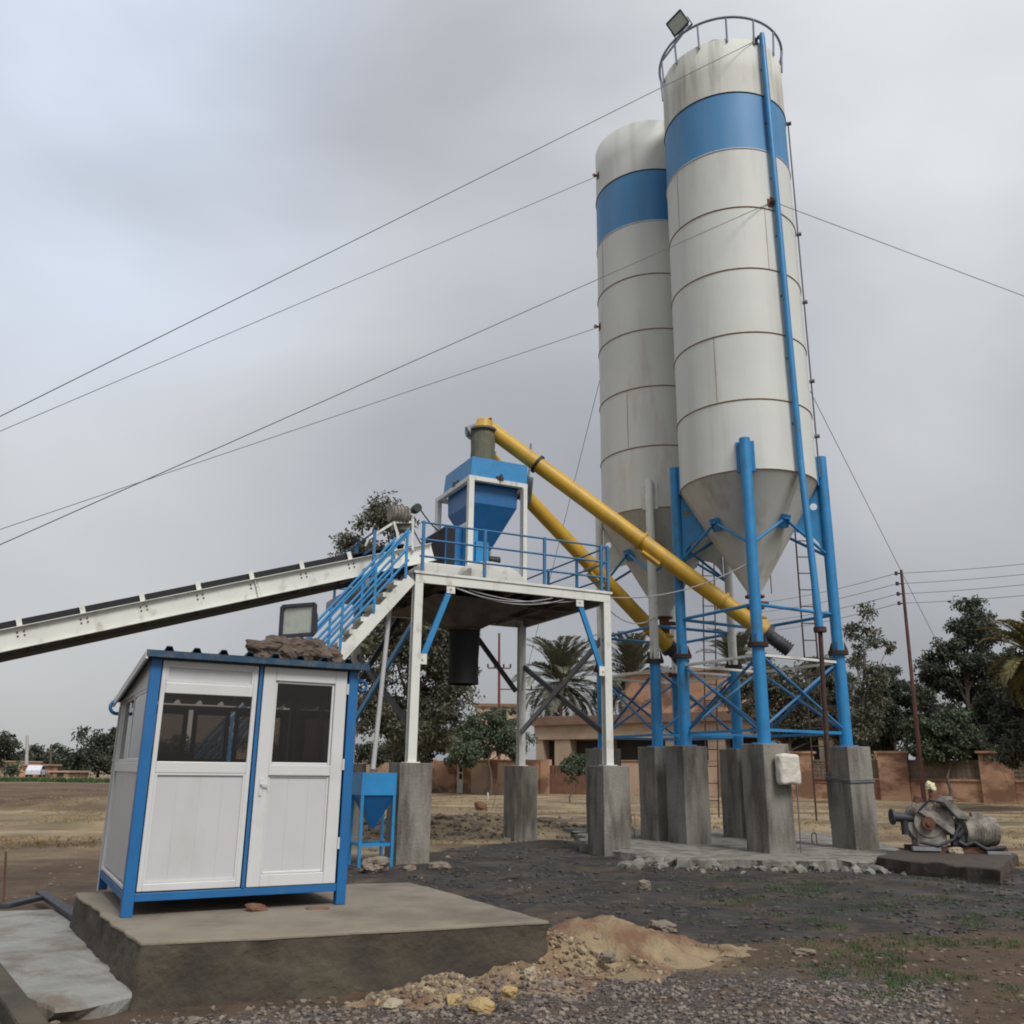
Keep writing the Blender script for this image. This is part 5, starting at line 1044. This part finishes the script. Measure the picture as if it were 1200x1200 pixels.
# right part: low wall, ledge, lattice panels, pillars
pillars = (1240, 1168, 1048, 938, 862)
for i, x in enumerate(pillars):
    s = wall_s(x); o = wbox(0, 0, -.4, 2.95, .75, 'ochre', 'pillar', s=(s-.85, s+.85)); wbox(0, 0, 2.95, 3.08, .95, 'ochre', 'pillar_cap', s=(s-1.0, s+1.0), par=o)
for xa, xb in zip(pillars[:-1], pillars[1:]):
    sa, sb = wall_s(xa)+.87, wall_s(xb)-.87
    wbox(0, 0, -.4, 1.35, .35, 'ochre', 'lower_wall', s=(sa, sb)); wbox(0, 0, 1.35, 1.47, .5, 'ochre', 'ledge', s=(sa, sb))
    wbox(0, 0, 1.471, 2.45, .06, 'lattice', 'lattice_backing', s=(sa, sb))
    lt = MB(); n = int((sb-sa)/.28)
    for k in range(n+1): p = WA_+wd*(sa+(sb-sa)*k/n-.04); lt.obox(p-wn_*.07+V((0, 0, 1.472)), wd*.085, wn_*.14, V((0, 0, .98)))
    for z in (1.66, 1.90, 2.14): lt.obox(WA_+wd*sa-wn_*.062+V((0, 0, z)), wd*(sb-sa), wn_*.124, V((0, 0, .07)))
    lt.obox(WA_+wd*sa-wn_*.085+V((0, 0, 2.45)), wd*(sb-sa), wn_*.17, V((0, 0, .12))); lt.build('lattice_panel', 'lattice', wr)
# left part
segs = [(862, 775, 'pinkp', 2.3), (775, 700, 'pinkp', 2.35), (700, 640, 'brick', 1.5), (640, 612, 'ochre', 2.5), (612, 548, 'pinkp', 2.4), (531, 470, 'ochre', 2.4), (470, 405, 'pinkp', 2.35), (405, 300, 'ochre', 2.3)]
for xa, xb, m, z in segs:
    wbox(xa, xb, -.4, z, .3, m, 'wall_panel', s=(wall_s(xa)+.01, wall_s(xb)-.01))
for x in (775, 700, 640, 612, 580, 549, 531, 505, 470, 440, 405): s = wall_s(x); wbox(0, 0, -.4, 2.52, .5, 'ochre', 'pilaster', s=(s-.35, s+.35))
for xa, xb in ((862, 775), (775, 700), (612, 548), (470, 405)): wbox(xa, xb, 2.4, 2.5, .42, 'ochre', 'coping', s=(wall_s(xa)+.37, wall_s(xb)-.37))
lt = MB(); sa, sb = wall_s(700)+.36, wall_s(640)-.36
for k in range(14): p = WA_+wd*(sa+(sb-sa)*k/13-.1); lt.obox(p-wn_*.1+V((0, 0, 1.5)), wd*.2, wn_*.2, V((0, 0, .6)))
lt.build('brick_screen', 'brick', wr)
sa, sb = wall_s(548)+.4, wall_s(531)-.4; gt = tag(root_mesh(MB().obox(WA_+wd*sa-wn_*.05+V((0, 0, -.1)), wd*(sb-sa), wn_*.08, V((0, 0, 2.3))).build('gate', 'white', bevel=.02), WA_+wd*sa), 'white metal door with dark openings in the boundary wall behind the platform', 'gate')
WL[gt.name] = WA_+wd*sa
gp = MB()
for z0, z1 in ((1.0, 1.42), (1.55, 1.95)): gp.obox(WA_+wd*(sa+.1)+wn_*.035+V((0, 0, z0)), wd*((sb-sa)*.45), wn_*.02, V((0, 0, z1-z0)))
gp.build('grille_opening', 'void', gt)
# ---------------------------------------------------------------- building behind the wall
BD = 84; bA, bB = P(628, 905, 92), P(1030, 905, 72); bA.z = bB.z = 0
bt_ = (bB-bA).normalized(); bn = V((bt_.y, -bt_.x, 0)); BL = (bB-bA).length
def bxs(x): d = ray(x, 880); h = V((d.x, d.y, 0)); den = h.x*(-bt_.y)+h.y*bt_.x; k = (bA.x*(-bt_.y)+bA.y*bt_.x)/den; return (h*k-bA).dot(bt_)
bd = empty('low_building', bA.lerp(bB, .5), 'long ochre building with brown parapet and dark open bays behind the silo legs', 'building')
def bbox(sa, sb, n0, n1, z0, z1, m, nm, par=None): return MB().obox(bA+bt_*sa+bn*n1+V((0, 0, z0)), bt_*(sb-sa), bn*(n0-n1), V((0, 0, z1-z0))).build(nm, m, par or bd)
zof = lambda y, x: P(x, y, (bA+bt_*bxs(x)).y).z
s_open = [bxs(x) for x in (636, 650, 668, 706, 716, 780, 792, 830, 850, 905, 915, 960)]
zo = zof(866, 690)
bbox(0, BL*.90, -1.2, -9, -.2, zo+2.3, 'beige', 'wall')
sE = BL*.90
# piers between the bays (in front of recessed sheets coloured dark for shade)
edges = [0]+s_open+[sE]
for k in range(0, len(edges)-1, 2): bbox(edges[k], edges[k+1], 0, -1.19, -.2, zo-.002, 'beige', 'bay_pier')
for k in range(1, len(edges)-2, 2): bbox(edges[k]+.01, edges[k+1]-.01, -1.15, -1.19, -.2, zo-.1, 'void', 'bay_shade')  # near-black sheets stand in for the shade inside the open bays
bbox(-.1, sE, .15, -1.18, zo, zo+1.35, 'beige', 'fascia'); bbox(-.3, sE+.2, .55, -1.5, zo+1.352, zo+2.15, 'parapet', 'parapet')
bbox(bxs(722), bxs(842), -2, -8, zo+2.31, zof(786, 780), 'ochre', 'upper_storey'); bbox(bxs(722)-.3, bxs(842)+.3, -1.7, -8, zof(786, 780)+.002, zof(786, 780)+.25, 'pinkp', 'roof_slab')
bbox(sE+.21, BL, .3, -4, -.2, zof(842, 1000), 'pinkp', 'end_wall'); bbox(bxs(893), bxs(985), -.2, -1.0, zo+2.16, zo+3.0, 'parapet', 'roof_block')
# distant buildings
o = MB().obox(P(556, 905, 150)*1, V((10, 0, 0)), V((0, 8, 0)), V((0, 0, 9.9))); z = P(556, 828, 150).z
bb2 = empty('distant_house', P(572, 905, 150), 'pale flat roofed house far behind the shrubs left of the palm', 'building', 'distant buildings')
a, b = P(556, 905, 150), P(612, 905, 150); a.z = b.z = 0; MB().obox(a, b-a, V((0, 8, 0)), V((0, 0, z))).build('wall', 'beige', bb2); MB().obox(a-V((.3, .3, 0))+V((0, 0, z+.002)), b-a+V((.6, 0, 0)), V((0, 8.6, 0)), V((0, 0, .5))).build('roof', 'parapet', bb2)
MB().obox(a+V((2, -.06, z-2.6)), V((1.2, 0, 0)), V((0, .05, 0)), V((0, 0, 1.3))).build('window', 'void', bb2)
for i, (xa, xb, yt, Y, m, l) in enumerate(((-6, 24, 893, 150, 'beige', 'pale low building at the left edge of the horizon'), (22, 44, 897, 128, 'ochre', 'tan low wall like house left of the white car'), (58, 80, 905, 125, 'sand', 'low tan mud building right of the white car'))):
    r_ = empty('distant_house', P((xa+xb)/2, 908, Y), l, 'building', 'distant buildings'); a, b = P(xa, 908, Y), P(xb, 908, Y); a.z = b.z = 0; z = P(xa, yt, Y).z
    MB().obox(a, b-a, V((0, 6, 0)), V((0, 0, z))).build('wall', m, r_); MB().obox(a-V((.2, .2, -z-.002)), b-a+V((.4, 0, 0)), V((0, 6.4, 0)), V((0, 0, .22))).build('roof', 'pinkp', r_)
    MB().obox(a+(b-a)*.4+V((0, -.06, .4)), V((.9, 0, 0)), V((0, .05, 0)), V((0, 0, 1.1))).build('door', 'void', r_)
# far road and car
rd = MB(); ra, rb_ = V((-110, 112, .25)), V((-20, 112, .25)); 
me = rd.add([(-130, 113, .32), (-20, 113, .32), (-20, 118, .32), (-130, 118, .32)], [(0, 1, 2, 3)]).build('road', mat('road_dust', (.26, .22, .17), .9)); tag(me, kind='structure')
cr_ = P(52, 905, 120); car = empty('parked_car', V((cr_.x, 120, .33)), 'small white car parked on the far road at the left', 'car')
def cprof(pts, w, m, nm, zoff=0, y0=0):
    a = [V((cr_.x+x, 120+y0, .33+z)) for x, z in pts]; b = [p+V((0, w, 0)) for p in a]; return MB().loft(a, b).build(nm, m, car, bevel=.05)
cprof([(-2, .3), (2, .3), (2.05, .75), (1.1, .92), (.6, 1.4), (-1.1, 1.42), (-1.7, .95), (-2.05, .85)], 1.65, 'carp', 'body')
cprof([(-1.5, .95), (.95, .95), (.55, 1.33), (-1.05, 1.34)], 1.67, 'carg', 'side_windows', y0=-.01)
for x in (-1.25, 1.25):
    for y in (-.03, 1.5): p = V((cr_.x+x, 120+y, .33+.32)); w_ = MB().tube(p, p+V((0, .2, 0)), .33, n=18).build('wheel', 'tyre', car); MB().tube(p-V((0, .01, 0)), p, .18, n=14).build('rim', 'steel', w_)
car.rotation_euler.z = 1.85; car.location = (P(51, 905, 117).x, 117, .33)
# ---------------------------------------------------------------- poles and wires
def pole(x, yt, yb, Y, r, m, label, name='utility_pole', arms=(), xt=None):
    b = P(x, 905, Y); b.z = -.3; t = P(xt if xt else x, yt, Y); root = empty(name, b, label, 'pole', 'utility poles'); MB().tube(b, t, r*1.3, r*.8, n=10).build('shaft', m, root)
    for y, w in arms:
        c = b.lerp(t, (P(x, y, Y).z-b.z)/(t.z-b.z)); ar = MB().bar(c-V((w, 0, 0)), c+V((w, 0, 0)), .12, .12).build('cross_arm', m, root)
        for k in (-1, -.4, .4, 1): MB().tube(c+V((w*k, 0, .05)), c+V((w*k, 0, .4)), .09, n=8).build('insulator', 'dark', ar)
    return root, b, t
pr1, pb1, pt1 = pole(1079, 668, 930, 49.0, .095, 'rustpole', 'tall thin red brown power pole with side insulators right of the silos', xt=1056)
ins = []
for y in (672, 684, 696, 707):
    f = (P(1057, y, 49).z-pb1.z)/(pt1.z-pb1.z); c = pb1.lerp(pt1, f); MB().tube(c, c-V((.32, 0, 0)), .04, n=8).tube(c-V((.30, 0, .1)), c-V((.30, 0, -.1)), .085, n=10).build('insulator', 'dark', pr1); ins.append(c-V((.3, 0, 0)))
pole(585, 742, 905, 88, .14, 'rustred', 'red steel pole with a cross arm left of the rear platform leg', arms=((783, 1.1),))
pole(612, 762, 905, 96, .14, 'rustred', 'red steel pole with a wide cross arm just beside the rear platform leg', arms=((808, 2.4),))
pole(32, 862, 905, 130, .22, 'cable', 'pale concrete pole among the far trees at the left')
pole(60, 872, 905, 135, .15, 'bark', 'thin brown pole among the far trees at the left')
def wire(name, pts, r, label, grp, sag=0, m='wire', cat='wire'):
    out_ = []
    for a, b in zip(pts[:-1], pts[1:]):
        n = 16 if sag else 1
        for i in range(n): t = i/n; out_.append(a.lerp(b, t)-V((0, 0, sag*4*t*(1-t))))
    out_.append(pts[-1]); o = MB().path(out_, r).build(name, m); tag(root_mesh(o, pts[-1]), label, cat, grp)
GG = 'guy wires staying the silos'
def gnd(x1, y1, x2, y2, yg): xg = x1+(x2-x1)*(yg-y1)/(y2-y1); return Z(xg, yg, 0)
wire('guy_wire', [on_cyl(885, 48, SR+.02, C1), gnd(885, 48, 0, 488, 1070)], .0085, 'topmost long guy wire from the top of the near silo down to the left', GG)
wire('guy_wire', [on_cyl(701, 206, SR+.0, C2), gnd(695, 208, 0, 505, 985)], .0085, 'guy wire leaving the upper blue band of the farther silo to the left', GG)
wire('guy_wire', [on_cyl(902, 238, SR+.02, C1), gnd(885, 245, 0, 638, 1070)], .0085, 'guy wire crossing the near silo from its third seam down to the left edge', GG)
wire('guy_wire', [on_cyl(703, 383, SR+.0, C2), gnd(695, 385, 0, 620, 985)], .0085, 'lowest guy wire, from the farther silo half way up to the left edge', GG)
wire('guy_wire', [on_cyl(905, 236, SR+.02, C1), gnd(905, 236, 1200, 347, 980)], .0085, 'guy wire from the near silo out to the right edge of the sky', GG)
wire('guy_wire', [C1+dirc(88)*(SR+.02)+V((0, 0, 10.4)), gnd(957, 470, 1100, 755, 955)], .008, 'guy wire dropping steeply from the near silo behind the power pole', GG)
wire('guy_wire', [on_cyl(705, 440, SR, C2)+V((-.02, .3, 0)), gnd(697, 460, 665, 590, 950)], .008, 'guy wire dropping steeply left of the farther silo', GG)
for x, y, C_, rt_, dx in ((885, 48, C1, silo1, 0), (902, 238, C1, silo1, 0), (905, 236, C1, silo1, 1), (701, 206, C2, silo2, 0), (703, 383, C2, silo2, 0)):
    p = on_cyl(x, y, SR, C_); n_ = V((p.x-C_.x, p.y-C_.y, 0)).normalized(); t_ = V((-n_.y, n_.x, 0)); MB().obox(p-t_*.07-n_*.01+V((0, 0, -.10)), t_*.14, n_*.03, V((0, 0, .2))).bar(p+n_*.01, p+n_*.14, .05, .03).torus(p+n_*.12, .05, .014, 14, 6, t_).build('guy_lug', 'rust', rt_)
GW = 'power lines across the yard edge'
for i, (c, yr, yl) in enumerate(zip(ins, (653, 665, 677, 691), (692, 703, 714, 726))):
    wire('power_line', [c, P(1330, yr-8, 38)], .014, f'power line right of the red pole, {["topmost", "second from the top", "third from the top", "lowest"][i]} of four', GW, .15)
    wire('power_line', [c, P(870, yl+16, 78)], .016, f'power line left of the red pole, {["topmost", "second from the top", "third from the top", "lowest"][i]} of four', GW, .3)
for i, (p, q_, l) in enumerate(((pf(PW, 0, 5.3), L1['f']+V((-.1, 0, 5.9)), 'pale cable sagging from the platform corner to the near silo leg, upper one'), (pf(PW, 0, 5.1), L2['f']+V((0, -.2, 5.2)), 'pale cable sagging from the platform corner to the white column, lower one'))):
    wire('service_cable', [p, q_], .014, l, 'service cables', .25, 'cable', 'cable')
